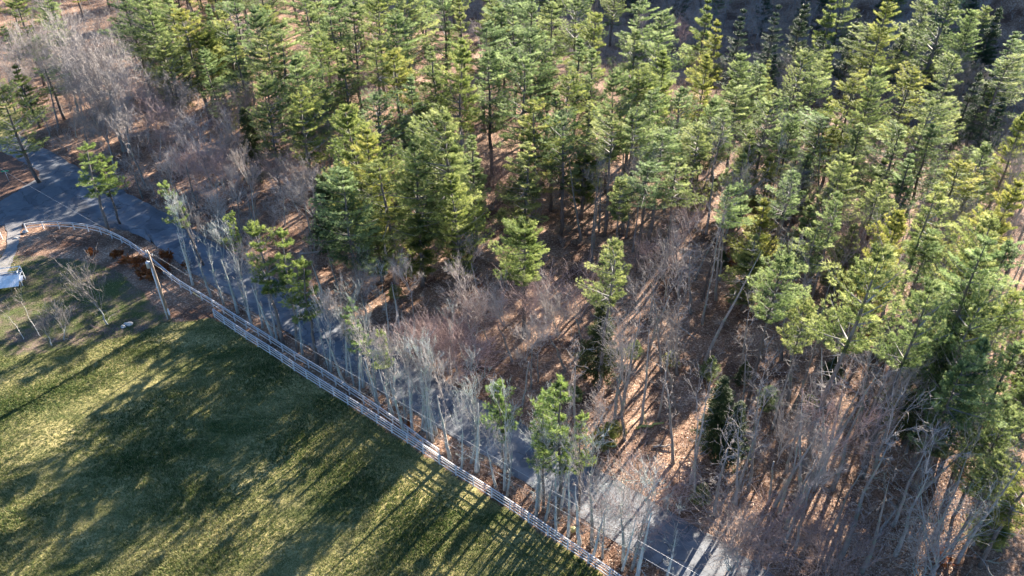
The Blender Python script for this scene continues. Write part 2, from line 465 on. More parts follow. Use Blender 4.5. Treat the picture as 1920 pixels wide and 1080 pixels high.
def sheet(name, left, right, z, mat, jag=.12):
    rg = np.random.default_rng(3)
    Lp = np.array(left); Rp = np.array(right); k = len(Lp)
    Lp = Lp + rg.normal(0, jag, Lp.shape); Rp = Rp + rg.normal(0, jag, Rp.shape)
    m = 9
    t = np.linspace(0, 1, m)[None, :, None]
    P = Lp[:, None] * (1 - t) + Rp[:, None] * t
    Z = np.full((k, m, 1), z) + terr(P[..., :1], P[..., 1:2])
    v = np.concatenate([P, Z], 2).reshape(-1, 3)
    i = np.arange(k * m).reshape(k, m)
    f = np.stack([i[:-1, :-1].ravel(), i[:-1, 1:].ravel(), i[1:, 1:].ravel(), i[1:, :-1].ravel()], 1)
    o = obj(name, mesh_np(name, v, f, [mat])); o['kind'] = 'structure'
    return o
def resample(p, n):
    p = np.array(p); s_ = np.r_[0, np.cumsum(np.linalg.norm(np.diff(p, axis=0), axis=1))]
    t = np.linspace(0, s_[-1], n)
    return np.stack([np.interp(t, s_, p[:, 0]), np.interp(t, s_, p[:, 1])], 1)
up = [flat(*q) for q in [(-300, 300), (-120, 262), (0, 258), (20, 252), (34, 253), (65, 270), (105, 290), (134, 306), (253, 370), (307, 400)]]
far = [(-56.5 + t * 120, 110.6 - t * 98.9) for t in (.25, .5, .75, 1.0)]
up = up + far
lo = [flat(*q) for q in [(-300, 470), (-120, 435), (0, 424), (60, 419), (110, 416), (160, 419), (205, 427), (250, 437), (285, 456), (322, 481)]]
lo = lo + [(-45.9 + t * 60.4, 93.2 - t * 49.3) for t in (0, .33, .66, 1.0, 1.3, 1.7)]
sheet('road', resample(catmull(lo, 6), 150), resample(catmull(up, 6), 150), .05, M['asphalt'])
# bare soil island at the road fork
isl = catmull([flat(*q) for q in [(-300, 300), (-60, 272), (0, 284), (40, 303), (75, 326), (45, 350), (0, 377), (-60, 400), (-300, 440)]], 6)
half = len(isl) // 2
soil = simple_mat('leafy_soil', (.16, .085, .055), .9, .4, 3)
sheet('traffic_island', resample(isl[:half + 1], 40), resample(isl[half:][::-1], 40), .06, soil, .1)
# driveway from the road past the end of the white fence
dl = [flat(*q) for q in [(8, 418), (14, 440), (10, 470), (-12, 500), (-40, 540), (-90, 590)]]
dr = [flat(*q) for q in [(44, 415), (40, 435), (33, 462), (24, 490), (6, 530), (-30, 590)]]
sheet('driveway', resample(catmull(dl, 5), 30), resample(catmull(dr, 5), 30), .055, M['gravel'], .08)
# road centre-line helper
def road_dist(x, y): return .632 * x + .775 * y       # 43.2 .. 49.2 is the straight carriageway

# ------------------------------------------------------------------ fences
def fence(name, label, pts, rails, top, post_h, spacing, group=None, face=-1):
    """post-and-board fence along ground points; every post and every rail run is a part"""
    P = resample(catmull(pts, 8), max(2, int(round(np.sum(np.linalg.norm(np.diff(catmull(pts, 8), axis=0), axis=1)) / spacing)) + 1))
    t = thing(name, label, 'fence', (P[0][0], P[0][1], 0), group=group)
    o0 = np.array([P[0][0], P[0][1], 0])
    post = Geo(); box(post, (0, 0, post_h / 2 - .15), (.13, .13, post_h + .3))
    v = np.array([[-.07, -.07, post_h], [.07, -.07, post_h], [.07, .07, post_h], [-.07, .07, post_h], [0, 0, post_h + .05]])
    post.add(v, np.array([[0, 1, 4], [1, 2, 4], [2, 3, 4], [3, 0, 4]]))
    pm = post.mesh('post', [M['rail']])
    for i, p in enumerate(P):
        o = bpy.data.objects.new('post', pm); COL.objects.link(o); o.parent = t
        q = P[min(i + 1, len(P) - 1)] - P[max(i - 1, 0)]
        o.location = (p[0] - o0[0], p[1] - o0[1], float(terr(p[0], p[1])))
        o.rotation_euler = (random.uniform(-.02, .02), random.uniform(-.02, .02), math.atan2(q[1], q[0]))
    for k, zz in enumerate(rails):
        g = Geo()
        for i in range(len(P) - 1):
            a, b_ = P[i], P[i + 1]
            d = (b_ - a) / np.linalg.norm(b_ - a); nrm = np.array([-d[1], d[0]]) * .09 * face
            j1, j2 = random.uniform(-.02, .02), random.uniform(-.02, .02)
            seg_board(g, (*(a + nrm - o0[:2] + d * .01), zz + j1), (*(b_ + nrm - o0[:2] - d * .01), zz + j2), .04, .115)
        if k == len(rails) - 1 and top:
            for i in range(len(P) - 1):
                a, b_ = P[i] - o0[:2], P[i + 1] - o0[:2]
                d = (b_ - a) / np.linalg.norm(b_ - a)
                seg_board(g, (*(a + d * .01), post_h + .075), (*(b_ - d * .01), post_h + .075), .13, .035)
        obj('rail', g, t, [M['rail']])
    return t
gap = [flat(*q) for q in FENCE_PX]
fence('board_fence', 'white two rail fence curving along the road edge from the driveway', gap, [.62, 1.12], True, 1.25, 2.5)
fence('board_fence', 'white three rail fence along the edge of the mown grass field', [flat(*q) for q in PAST_PX], [.35, .80, 1.22], True, 1.38, 2.44)
fence('board_fence', 'short white fence run on the far left side of the driveway', [flat(*q) for q in [(-160, 478), (-60, 456), (4, 447)]], [.62, 1.12], False, 1.25, 2.5)

# ------------------------------------------------------------------ utility pole, wires, sign, platform
def tube(g, a, b_, r0, r1=None, n=8, mat=0):
    path_tube(g, [a, [(a[i] + b_[i]) / 2 for i in range(3)], b_], [r0, (r0 + (r1 or r0)) / 2, r1 or r0], n, mat)
px_, py_, ph, plean = base_top(319, 599, 277, 472)
pole = thing('utility_pole', 'brown wooden utility pole with grey transformer can beside the white fence', 'utility pole', (px_, py_, 0), (0, plean, 0))
g = Geo(); path_tube(g, [(0, 0, -.3), (0, 0, ph * .5), (0, 0, ph)], [.19, .16, .12], 12); obj('shaft', g, pole, [M['pole']])
g = Geo(); path_tube(g, [(-.24, -.10, -.1), (-.23, -.09, ph * .4), (-.19, -.08, ph * .78)], [.075, .075, .075], 8)
for z in (1.2, 3.2, 5.2, 7.2): box(g, (-.20, -.09, z), (.22, .2, .06))
obj('conduit', g, pole, [M['pvc']])
tz = ph * .82
g = Geo(); path_tube(g, [(-.42, -.1, tz - .45), (-.42, -.1, tz - .42), (-.42, -.1, tz + .35), (-.42, -.1, tz + .45), (-.42, -.1, tz + .5)], [.2, .27, .27, .25, .08], 16)
tr_ = obj('transformer', g, pole, [M['steel']])
g = Geo(); tube(g, (-.42, -.1, tz + .5), (-.42, -.1, tz + .72), .05, .03); obj('bushing', g, tr_, [M['porc']])
g = Geo(); box(g, (.1, 0, ph - .35), (1.7, .1, .12), R(-38)); obj('crossarm', g, pole, [M['pole']])
im = Geo(); path_tube(im, [(0, 0, 0), (0, 0, .06), (0, 0, .1), (0, 0, .2), (0, 0, .22)], [.03, .06, .04, .065, .02], 10); im = im.mesh('insulator', [M['porc']])
for dx_ in (-.75, 0, .75):
    o = bpy.data.objects.new('insulator', im); COL.objects.link(o); o.parent = pole
    if dx_: o.location = (.1 + dx_ * math.cos(R(38)), -dx_ * math.sin(R(38)), ph - .29)
    else: o.location = (0, 0, ph)
for z, r in ((.9, .10), (1.25, .12), (1.6, .09)):
    g = Geo(); box(g, (.2, -.12, z), (r * 1.8, r * 1.4, .26), R(20)); box(g, (.2, -.12, z + .15), (r * 2, r * 1.6, .03), R(20)); obj('service_box', g, pole, [M['pvc']])
def world_on_pole(z): return np.array([px_ + math.sin(plean) * z, py_, z * math.cos(plean)])

def wire(label, a, b_, sag, r=.010):
    a = np.array(a, float); b_ = np.array(b_, float)
    t = np.linspace(0, 1, 25)[:, None]
    p = a * (1 - t) + b_ * t; p[:, 2] -= (4 * sag * t * (1 - t))[:, 0]
    g = Geo(); path_tube(g, p - a, np.full(25, r), 5)
    o = obj('power_line', g, None, [M['wire']]); o.location = a
    return tag(o, label, 'wire')
top = world_on_pole(ph)
fend = np.array([26.0, 28.0, ph])
wire('thin overhead wire running from the pole down along the road side of the fence', top + (.0, 0, .15), fend, .6)
wire('lower heavy cable strung from the pole alongside the white fence', world_on_pole(ph - 1.6), fend + (0, 0, -1.5), .9, .010)
q = flat(6, 300, 9.0)
wire('thin overhead wire crossing the road toward the green street sign', top + (-.4, .2, .15), (q[0] - 12, q[1] + 6, 10.5), .5)
gx, gy = flat(380, 562)
g = Geo(); tube(g, (0, 0, 0), tuple(world_on_pole(ph * .86) - np.array([gx, gy, 0])), .012, .012, 5)
gw = thing('guy_wire', 'guy wire slanting from the pole into dark leaf litter', 'guy wire', (gx, gy, 0))
obj('cable', g, gw, [M['wire']])
v_ = (world_on_pole(ph * .86) - np.array([gx, gy, 0])) * .2
g = Geo(); tube(g, (0, 0, 0), tuple(v_), .04, .04, 8); obj('guard_sleeve', g, gw, [M['yellow']])

sx, sy = flat(19, 345)
sg = thing('street_sign', 'small green street name sign on the leafy island at the fork', 'sign', (sx, sy, .06), (0, 0, R(18)))
g = Geo(); tube(g, (0, 0, 0), (0, 0, 2.3), .035, .035, 8); obj('post', g, sg, [M['steel']])
g = Geo(); box(g, (0, 0, 2.42), (1.15, .03, .24)); obj('name_plate', g, sg, [M['green']])

bx_, by_ = flat(215, 322)
bn = thing('trash_bin', 'dark blue lidded bin among leaves behind the small roadside pine', 'bin', (bx_, by_, .0), (0, 0, R(25)))
g = Geo()
v = np.array([[-.27, -.3, .1], [.27, -.3, .1], [.27, .3, .1], [-.27, .3, .1], [-.34, -.38, 1.0], [.34, -.38, 1.0], [.34, .38, 1.0], [-.34, .38, 1.0]])
g.add(v, np.array([[0, 3, 2, 1], [4, 5, 6, 7], [0, 1, 5, 4], [1, 2, 6, 5], [2, 3, 7, 6], [3, 0, 4, 7]])); obj('body', g, bn, [M['navy']])
g = Geo(); box(g, (0, .02, 1.04), (.74, .84, .07)); box(g, (0, .42, 1.02), (.6, .08, .08)); obj('lid', g, bn, [M['navy']])
for s_ in (-1, 1):
    g = Geo(); path_tube(g, [(s_ * .26, .3, .14), (s_ * .31, .3, .14)], [.13, .13], 12); obj('wheel', g, bn, [M['navy']])

# white railed platform (play fort) at the left edge
ax, ay_ = flat(16, 522, 1.3)
pf = thing('railed_platform', 'white wooden platform with open railing at the left edge of the yard', 'platform', (ax, ay_, 0), (0, 0, R(14)))
g = Geo()
for k in range(9): box(g, (-1.28 + k * .32, .55, 1.30), (.30, 1.6, .04))
obj('deck', g, pf, [M['grey_deck']])
for x_ in (-1.45, 1.45):
    for y_ in (-.25, 1.35):
        g = Geo(); box(g, (x_, y_, 1.15), (.1, .1, 2.3)); obj('post', g, pf, [M['white']])
g = Geo()
box(g, (0, 1.35, 2.24), (2.8, .09, .09)); box(g, (-1.45, .55, 2.24), (.09, 1.5, .09)); box(g, (1.45, .55, 2.24), (.09, 1.5, .09))
box(g, (0, 1.35, 1.5), (2.8, .06, .08)); box(g, (-1.45, .55, 1.5), (.06, 1.5, .08)); box(g, (1.45, .55, 1.5), (.06, 1.5, .08))
obj('railing', g, pf, [M['white']])
g = Geo()
for k in range(11):
    box(g, (-1.5 + k * .30, -1.05, 1.42 - (k % 2) * .004), (.292, 1.9, .04), 0, 0, Matrix.Rotation(R(27), 3, 'X'))
obj('sloping_panel', g, pf, [M['white']])
for s_ in (-1, 1):
    g = Geo(); box(g, (s_ * 1.86, -.75, 1.52), (.42, .95, .05), 0, 0, Matrix.Rotation(R(20), 3, 'X')); box(g, (s_ * 1.86, -.75, 1.30), (.06, .9, .4)); obj('side_shelf', g, pf, [M['white']])

def rock(label, px, py, s_, group=None):
    rg = np.random.default_rng(int(px * 7 + py))
    import bmesh
    bm = bmesh.new(); bmesh.ops.create_icosphere(bm, subdivisions=3, radius=1)
    ph_ = rg.uniform(0, 6, 6)
    for v in bm.verts:
        c_ = v.co
        k = 1 + .16 * math.sin(3 * c_.x + ph_[0]) + .14 * math.sin(4 * c_.y + ph_[1]) + .12 * math.sin(5 * c_.z + ph_[2]) + .06 * math.sin(11 * c_.x + 7 * c_.y + ph_[3])
        v.co = Vector((c_.x * s_ * k * 1.2, c_.y * s_ * k, c_.z * s_ * k * .75))
    me = bpy.data.meshes.new('boulder'); bm.to_mesh(me); bm.free(); me.materials.append(M['rock'])
    o = obj('boulder', me); x, y = at(px, py); o.location = (x, y, float(terr(x, y)) + s_ * .3)
    return tag(o, label, 'boulder', group)
rock('larger pale boulder beside the bare yard tree base', 242, 612, .42)
rock('smaller pale boulder left of the larger one near the yard tree', 232, 614, .28)
rock('pale stone at the driveway end of the white fence', 49, 438, .35)
rock('small light stone on the driveway edge', 32, 448, .25)
x, y = at(1074, 1000)
g = Geo(); path_tube(g, [(0, 0, 0), (0, 0, .05), (0, 0, .42), (0, 0, .44), (0, 0, .48)], [.2, .22, .26, .28, .26], 14)
o = obj('pail', g, None, [M['bucket']]); o.location = (x, y, 0); tag(o, 'pale yellow pail standing in the leaves between roadside trunks', 'pail')

def log(label, a, b_, r, mat):
    x0, y0 = at(*a); x1, y1 = at(*b_)
    k = 7; t = np.linspace(0, 1, k)
    rg = np.random.default_rng(int(a[0]))
    p = np.stack([x0 + (x1 - x0) * t + rg.normal(0, .08, k), y0 + (y1 - y0) * t + rg.normal(0, .08, k), np.zeros(k)], 1)
    p[:, 2] = terr(p[:, 0], p[:, 1]) + r * .8 + t * .25
    g = Geo(); path_tube(g, p - p[0], r * (1 - .45 * t), 8)
    for i in (2, 4):
        d = p[i] - p[0]; e = d + rg.normal(0, 1, 3) * .6 + np.array([0, 0, .5]); tube(g, tuple(d), tuple(e), r * .35, r * .1, 5)
    o = obj('fallen_log', g, None, [mat]); o.location = p[0]
    tag(o, label, 'log')
log('mossy yellow green fallen log lying across the forest floor above the road', (1195, 807), (1242, 800), .17, M['moss'])
log('pale fallen log lying right of a dark pine trunk near the road', (1225, 842), (1262, 842), .13, M['log'])
log('bleached fallen trunk below the leaning bare tree at left centre', (563, 477), (632, 475), .16, M['log'])
log('long grey fallen trunk in sunlit leaves at lower right', (1640, 1010), (1680, 960), .16, M['log'])
log('thin fallen log near the roadside trunks at lower centre', (985, 862), (1004, 875), .09, M['log'])
log('fallen grey log beside the clearing at centre right', (1255, 600), (1300, 640), .15, M['log'])
log('pale fallen log between pines toward the upper right ridge', (1570, 165), (1600, 150), .2, M['log'])
# ------------------------------------------------------------------ tree prototypes
def trunk_path(h, rg, wob=.25, k=10):
    t = np.linspace(0, 1, k)
    ox = np.cumsum(rg.normal(0, wob / k, k)) * 2; oy = np.cumsum(rg.normal(0, wob / k, k)) * 2
    ox[0] = oy[0] = 0
    return np.stack([ox, oy, t * h], 1)

def pine_proto(seed, h, crown0, rad, nb, tip=.55, mat='pine', droop=.0, tuft=.27, dens=1.15, gaps=.25, base_r=.24, dead=14, top_round=.0, asym=.35):
    """white pine: whorled limbs carrying flat plumes of needle tufts, gaps between whorls"""
    rg = np.random.default_rng(seed)
    tp = trunk_path(h, rg, .5)
    z_ = tp[:, 2] / h
    gT = Geo(); path_tube(gT, tp - np.array([0, 0, .4]), base_r * (1 - z_) ** .8 + .03, 9)
    g = Geo()
    def tr(z): return np.array([np.interp(z, tp[:, 2], tp[:, 0]), np.interp(z, tp[:, 2], tp[:, 1]), z])
    side = rg.uniform(0, 6.28)
    whorls = int((1 - crown0) * h / 1.05)
    C, A, T = [], [], []
    s0, s1, w0, w1 = [], [], [], []
    for wi in range(whorls):
        f = (wi + rg.uniform(0, .5)) / whorls          # 0 bottom of crown, 1 top
        z = h * (crown0 + (1 - crown0) * f)
        prof = (1 - f) ** tip * (.45 + .55 * min(1, f * 4 + .1))
        if top_round: prof = max(prof, top_round * math.sqrt(max(0, 1 - f ** 3)))
        nl = max(3, int(nb / whorls * rg.uniform(.7, 1.3)))
        a0 = rg.uniform(0, 6.28)
        for k in range(nl):
            az = a0 + k * 6.283 / nl + rg.normal(0, .25)
            if f < .75 and rg.random() < gaps: continue
            Ln = rad * prof * rg.uniform(.5, 1.3) * (1 + asym * math.cos(az - side))
            Ln = max(Ln, .35)
            rise = .05 + .75 * f ** 1.5 - droop + rg.normal(0, .07)
            d = np.array([math.cos(az), math.sin(az), 0])
            base = tr(z)
            m = 6
            tt = np.linspace(0, 1, m)[:, None]
            pts = base + d * Ln * tt + np.array([0, 0, 1]) * (rise * Ln * tt + .18 * Ln * tt ** 2.2)
            s0.append(pts[:-1]); s1.append(pts[1:])
            ww = (.045 * (1 - tt[:, 0]) + .012) * (Ln / 3 + .3)
            w0.append(ww[:-1]); w1.append(ww[1:])
            # plume: twigs fan sideways along the outer 3/4 of the limb
            nt_ = int((10 + 17 * Ln) * dens)
            u = rg.uniform(.18, 1.0, nt_) ** .8
            lat = np.array([-d[1], d[0], 0])
            half = Ln * .36 * (1 - (u - .35) ** 2) * rg.uniform(-1, 1, nt_)
            P = base + d * (Ln * u)[:, None] + lat * half[:, None]
            P[:, 2] += rise * Ln * u + .18 * Ln * u ** 2.2 + rg.normal(.05, .075, nt_)
            P += d * (-.25 * np.abs(half))[:, None]
            ax = d * .8 + lat * (np.sign(half) * .5)[:, None] + np.array([0, 0, .55])
            C.append(P); A.append(ax)
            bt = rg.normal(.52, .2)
            T.append(np.clip(bt - .05 + .75 * (u - .62) + rg.normal(0, .12, nt_), 0, 1))  # pale tip growth, plus lit-tip and shaded-core contrast painted into the tint
    # leader
    k = 14
    P = np.stack([tr(h * (1 - .05 * i / k)) + rg.normal(0, .08, 3) for i in range(k)])
    C.append(P); A.append(np.tile([[0, 0, 1.]], (k, 1)) + rg.normal(0, .3, (k, 3))); T.append(np.full(k, .7))
    # dead side limbs on the bare trunk
    for i in range(dead):
        z = h * rg.uniform(.15, crown0 + .05); az = rg.uniform(0, 6.28); Ln = rg.uniform(.4, 1.6) * (rad / 3)
        b0 = tr(z); e = b0 + np.array([math.cos(az) * Ln, math.sin(az) * Ln, rg.uniform(-.2, .35) * Ln])
        e2 = e + rg.normal(0, .35, 3)
        s0.append(np.array([b0, (b0 + e) / 2])); s1.append(np.array([e, e2])); w0.append(np.array([.035, .02])); w1.append(np.array([.012, .006]))
    v, f_ = prisms(np.concatenate(s0), np.concatenate(s1), np.concatenate(w0), np.concatenate(w1), 3)
    g.add(v, f_, 1)
    C = np.concatenate(C); A = np.concatenate(A); T = np.concatenate(T)
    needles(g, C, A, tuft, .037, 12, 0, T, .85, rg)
    return (h, rad, gT.mesh('trunk', [M['bark']]), g.mesh('crown', [M[mat], M['limb']]))

def hem_proto(seed, h, rad, mat, n=5200, cone=1.0, c0=.06, nl=.2):
    """dense narrow evergreen with fine drooping sprays"""
    rg = np.random.default_rng(seed)
    tp = trunk_path(h, rg, .2)
    gT = Geo(); path_tube(gT, tp - np.array([0, 0, .3]), .15 * (1 - tp[:, 2] / h) + .02, 7)
    g = Geo()
    nb = int(h * 14)
    C, A, T = [], [], []; s0, s1 = [], []
    for i in range(nb):
        f = rg.random() ** .9; z = h * (c0 + (1 - c0) * f)
        az = rg.uniform(0, 6.28)
        Ln = rad * (1 - f) ** cone * rg.uniform(.6, 1.15) * min(1, f * 5 + .4) + .15
        d = np.array([math.cos(az), math.sin(az), 0]); b0 = np.array([np.interp(z, tp[:, 2], tp[:, 0]), np.interp(z, tp[:, 2], tp[:, 1]), z])
        k = max(4, int(n / nb * (Ln / rad + .3)))
        u = rg.uniform(.1, 1, k)
        P = b0 + d * (Ln * u)[:, None] + rg.normal(0, .14, (k, 3)) * np.array([1, 1, .6])
        P[:, 2] += .25 * Ln * u - .30 * Ln * u ** 2
        C.append(P); A.append(np.tile(d + np.array([0, 0, -.15]), (k, 1)))
        T.append(np.clip(rg.normal(.45, .15) + rg.normal(0, .1, k), 0, 1))
        s0.append(b0); s1.append(b0 + d * Ln * .9)
    v, f_ = prisms(np.array(s0), np.array(s1), np.full(nb, .025), np.full(nb, .006), 3); g.add(v, f_, 1)
    needles(g, np.concatenate(C), np.concatenate(A), nl, .05, 8, 0, np.concatenate(T), 1.0, rg)
    return (h, rad, gT.mesh('trunk', [M['bark']]), g.mesh('crown', [M[mat], M['limb']]))

def grow(rg, p, d, L, r, depth, segs, spread, up, kids, minr, curve=.18):
    """recursive limb"""
    k = 4 if depth > 1 else 3
    q = p.copy(); dd = d.copy()
    pts = [(q.copy(), r)]
    for i in range(k):
        dd = dd + rg.normal(0, curve, 3) + np.array([0, 0, up * .12]); dd /= np.linalg.norm(dd)
        q2 = q + dd * L / k; r2 = r * (1 - .16 * (i + 1) / k * 3 * .9 / 1.4)
        r2 = max(minr, r * (1 - .5 * (i + 1) / k))
        segs.append((q.copy(), q2.copy(), pts[-1][1], r2, depth)); q = q2; pts.append((q.copy(), r2))
    if depth <= 0: return
    n_ = kids[depth]
    for j in range(n_):
        t = rg.uniform(.25, 1.0) if j else 1.0
        fi = t * k; i = min(k - 1, int(fi)); w = fi - i
        b0 = pts[i][0] * (1 - w) + pts[i + 1][0] * w; rr = pts[i][1] * (1 - w) + pts[i + 1][1] * w
        nd = dd + rg.normal(0, spread, 3); nd[2] = nd[2] * .8 + up * .25; nd /= np.linalg.norm(nd)
        grow(rg, b0, nd, L * rg.uniform(.5, .78), max(minr, rr * (.8 if j == 0 else .6)), depth - 1, segs, spread, up, kids, minr, curve)

def bare_proto(seed, h, trunk_frac, rad, forks, kids, spread, up, minr, base_r, bark='tbark', twig='twig', sides=0, depth=4, stems=1, stem_spread=.1, wob=.35):
    rg = np.random.default_rng(seed)
    gT = Geo(); segs = []
    for s_ in range(stems):
        th = h * trunk_frac * rg.uniform(.85, 1.1)
        dv = np.array([*(rg.normal(0, stem_spread, 2)), 1.0])
        k = 9; t = np.linspace(0, 1, k)
        tp = trunk_path(th, rg, wob, k); tp[:, :2] += dv[None, :2] * (t * th)[:, None]
        if stems > 1: tp[:, :2] += rg.normal(0, .15, 2)
        rr = base_r * (1 - (.93 if trunk_frac > .85 else .82 if trunk_frac > .6 else .55) * t) * (1 if stems == 1 else rg.uniform(.6, 1)); rr[0] *= 1.25
        path_tube(gT, tp - np.array([0, 0, .3]), rr, 8)
        top_ = tp[-1] - np.array([0, 0, .3])
        for j in range(forks):
            az = j * 6.283 / forks + rg.normal(0, .4)
            e = .25 if j == 0 else spread * 1.2
            d = np.array([math.cos(az) * e, math.sin(az) * e, 1.0]); d /= np.linalg.norm(d)
            b0 = top_ if j < forks // 2 + 1 else tp[rg.integers(k // 2, k)] - np.array([0, 0, .3])
            grow(rg, b0, d, (h - th) * rg.uniform(.42, .6), rr[-1] * (.9 if j == 0 else .62), depth, segs, spread, up, kids, minr)
        for j in range(sides):
            i = rg.integers(2, k); az = rg.uniform(0, 6.283)
            d = np.array([math.cos(az), math.sin(az), rg.uniform(-.1, .7)]); d /= np.linalg.norm(d)
            grow(rg, tp[i] - np.array([0, 0, .3]), d, rg.uniform(.5, 1.0) * rad * .5, .025, 2, segs, .5, 0, [0, 3, 3], minr)
    p0 = np.array([a[0] for a in segs]); p1 = np.array([a[1] for a in segs]); r0 = np.array([a[2] for a in segs]); r1 = np.array([a[3] for a in segs]); dp = np.array([a[4] for a in segs])
    # squeeze the crown to the wanted radius and height
    zmax = p1[:, 2].max(); sc_ = h / zmax
    xy = np.percentile(np.abs(p1[:, :2]), 97); sx_ = rad / xy
    def fit(p):
        q = p.copy(); w = np.clip((q[:, 2] / (h * trunk_frac * .8)), 0, 1)
        q[:, :2] *= (1 + (sx_ - 1) * w)[:, None]; return q
    zt0 = h * trunk_frac
    def fz(p):
        q = p.copy(); hi = q[:, 2] > zt0
        q[hi, 2] = zt0 + (q[hi, 2] - zt0) * (h - zt0) / max(zmax - zt0, .1); return q
    p0, p1 = fz(p0), fz(p1)
    if stems == 1: p0, p1 = fit(p0), fit(p1)
    g = Geo()
    big = r0 > .05
    for msk, nn, mt in ((big, 5, 0), (~big, 3, 1)):
        if msk.any():
            v, f_ = prisms(p0[msk], p1[msk], r0[msk], r1[msk], nn); g.add(v, f_, mt)
    return (h, rad, gT.mesh('trunk', [M[bark]]), g.mesh('crown', [M[bark], M[twig]]))

PR = {
 'tall': [pine_proto(1, 24, .28, 3.9, 105, asym=.5), pine_proto(2, 25, .36, 3.6, 90, gaps=.35), pine_proto(3, 23, .26, 4.2, 115, tip=.75, asym=.5),
          pine_proto(4, 24, .4, 3.9, 80, gaps=.35, top_round=.45, mat='pine_y'), pine_proto(5, 25, .30, 3.3, 105, tip=.85), pine_proto(6, 24, .42, 4.2, 80, gaps=.45, asym=.7, dead=30), pine_proto(7, 21, .3, 3.4, 95, tip=.5, gaps=.4, mat='pine_y'),
          pine_proto(8, 22, .32, 4.0, 85, tip=.45, gaps=.45, asym=.8, dead=24), pine_proto(9, 24, .36, 3.2, 120, tip=1.0, gaps=.2), pine_proto(10, 20, .3, 4.4, 90, tip=.6, gaps=.35, top_round=.6, asym=.6)],
 'high': [pine_proto(11, 25, .64, 3.5, 60, gaps=.25, top_round=.55, dead=40), pine_proto(12, 24, .62, 3.3, 62, tip=.6, dead=36, asym=.5), pine_proto(13, 26, .68, 3.6, 55, top_round=.6, dead=44, asym=.6)],
 'wide': [pine_proto(21, 24, .28, 5.2, 150, tip=.65, asym=.45), pine_proto(22, 22, .24, 4.8, 140, tip=.75, mat='pine_y', gaps=.3), pine_proto(23, 23, .32, 5.0, 125, tip=.55, gaps=.35, top_round=.35)],
 'cone': [pine_proto(31, 14, .14, 3.2, 105, tip=.85, gaps=.15, dead=3, tuft=.27), pine_proto(32, 15, .2, 3.0, 95, tip=1.0, gaps=.2, dead=4, tuft=.27, mat='pine_y')],
 'road': [pine_proto(41, 15, .46, 1.9, 62, tip=.5, mat='pine_r', top_round=.45, base_r=.15, dead=14, tuft=.22, dens=1.0, gaps=.3, asym=.5), pine_proto(42, 14, .40, 1.7, 60, tip=.6, mat='pine_r', top_round=.3, base_r=.13, dead=14, tuft=.22, dens=1.0, gaps=.3, asym=.6)],
 'hem': [hem_proto(51, 13, 2.7, 'hem', 7500), hem_proto(52, 15, 2.6, 'hem', 8000, cone=.8)],
 'spruce': [pine_proto(61, 17, .10, 3.0, 150, tip=1.0, gaps=.12, dead=4, tuft=.24, mat='spruce'), pine_proto(62, 19, .14, 2.8, 150, tip=.9, gaps=.15, dead=4, tuft=.24, mat='spruce')],
 'round': [pine_proto(71, 17, .56, 2.9, 80, tip=.4, mat='pine_y', top_round=.95, gaps=.12, dens=1.7, tuft=.2, dead=20)],
 'bare': [bare_proto(101, 16, .42, 3.6, 5, [0, 3, 4, 4, 4], .42, .35, .0075, .17, sides=8), bare_proto(102, 18, .5, 3.0, 5, [0, 3, 4, 4, 4], .36, .5, .0075, .17, sides=10),
          bare_proto(103, 15, .38, 3.8, 5, [0, 3, 4, 4, 4], .5, .3, .0075, .15, twig='twig_r', sides=6), bare_proto(104, 19, .55, 2.6, 4, [0, 3, 4, 4, 4], .34, .6, .0075, .17, sides=14)],
 'slim': [bare_proto(111, 14, .66, 1.3, 3, [0, 3, 3, 3, 3], .34, .6, .0085, .20, 'rbark', 'rbark', 26, 4, wob=.12), bare_proto(112, 13, .62, 1.5, 3, [0, 3, 3, 3, 4], .4, .5, .0085, .18, 'rbark', 'twig', 22, 4, wob=.14),
          bare_proto(113, 14, .7, 1.2, 3, [0, 3, 3, 3, 3], .36, .6, .0085, .16, 'rbark', 'rbark', 30, 4, wob=.1)],
 'broad': [bare_proto(121, 20, .24, 6.5, 6, [0, 3, 4, 4, 4, 4], .5, .35, .011, .30, sides=2, depth=5), bare_proto(122, 18, .22, 5.5, 6, [0, 3, 4, 4, 4, 4], .55, .25, .011, .26, twig='twig', sides=3, depth=5)],
 'brushy': [bare_proto(131, 8, .28, 2.4, 3, [0, 3, 4, 4], .32, .7, .0075, .06, 'rbark', 'twig', 2, 3, 5, .16), bare_proto(132, 7, .25, 2.2, 3, [0, 3, 4, 4], .36, .6, .0075, .05, 'tbark', 'twig_r', 2, 3, 6, .2)],
 'yard': [bare_proto(141, 8.5, .26, 2.1, 6, [0, 4, 4, 4], .3, .9, .009, .13, 'rbark', 'twig', 4, 3)],
 'oak': [bare_proto(151, 15, .16, 5.2, 5, [0, 3, 3, 3, 3], .5, .35, .009, .30, 'tbark', 'tbark', 2)],
 'snag': [bare_proto(161, 17, .9, 1.8, 2, [0, 2, 2], .5, .2, .009, .22, 'tbark', 'limb', 34, 2), bare_proto(162, 18, .8, 1.6, 3, [0, 3, 3, 3], .4, .4, .008, .19, 'tbark', 'twig', 30, 3), bare_proto(163, 17, .72, 2.0, 4, [0, 3, 3, 3], .45, .4, .008, .21, 'tbark', 'twig', 22, 3)],
 'birch': [bare_proto(171, 9, .75, 1.0, 3, [0, 3, 3], .3, .6, .007, .05, 'birch', 'twig', 8, 2)],
}
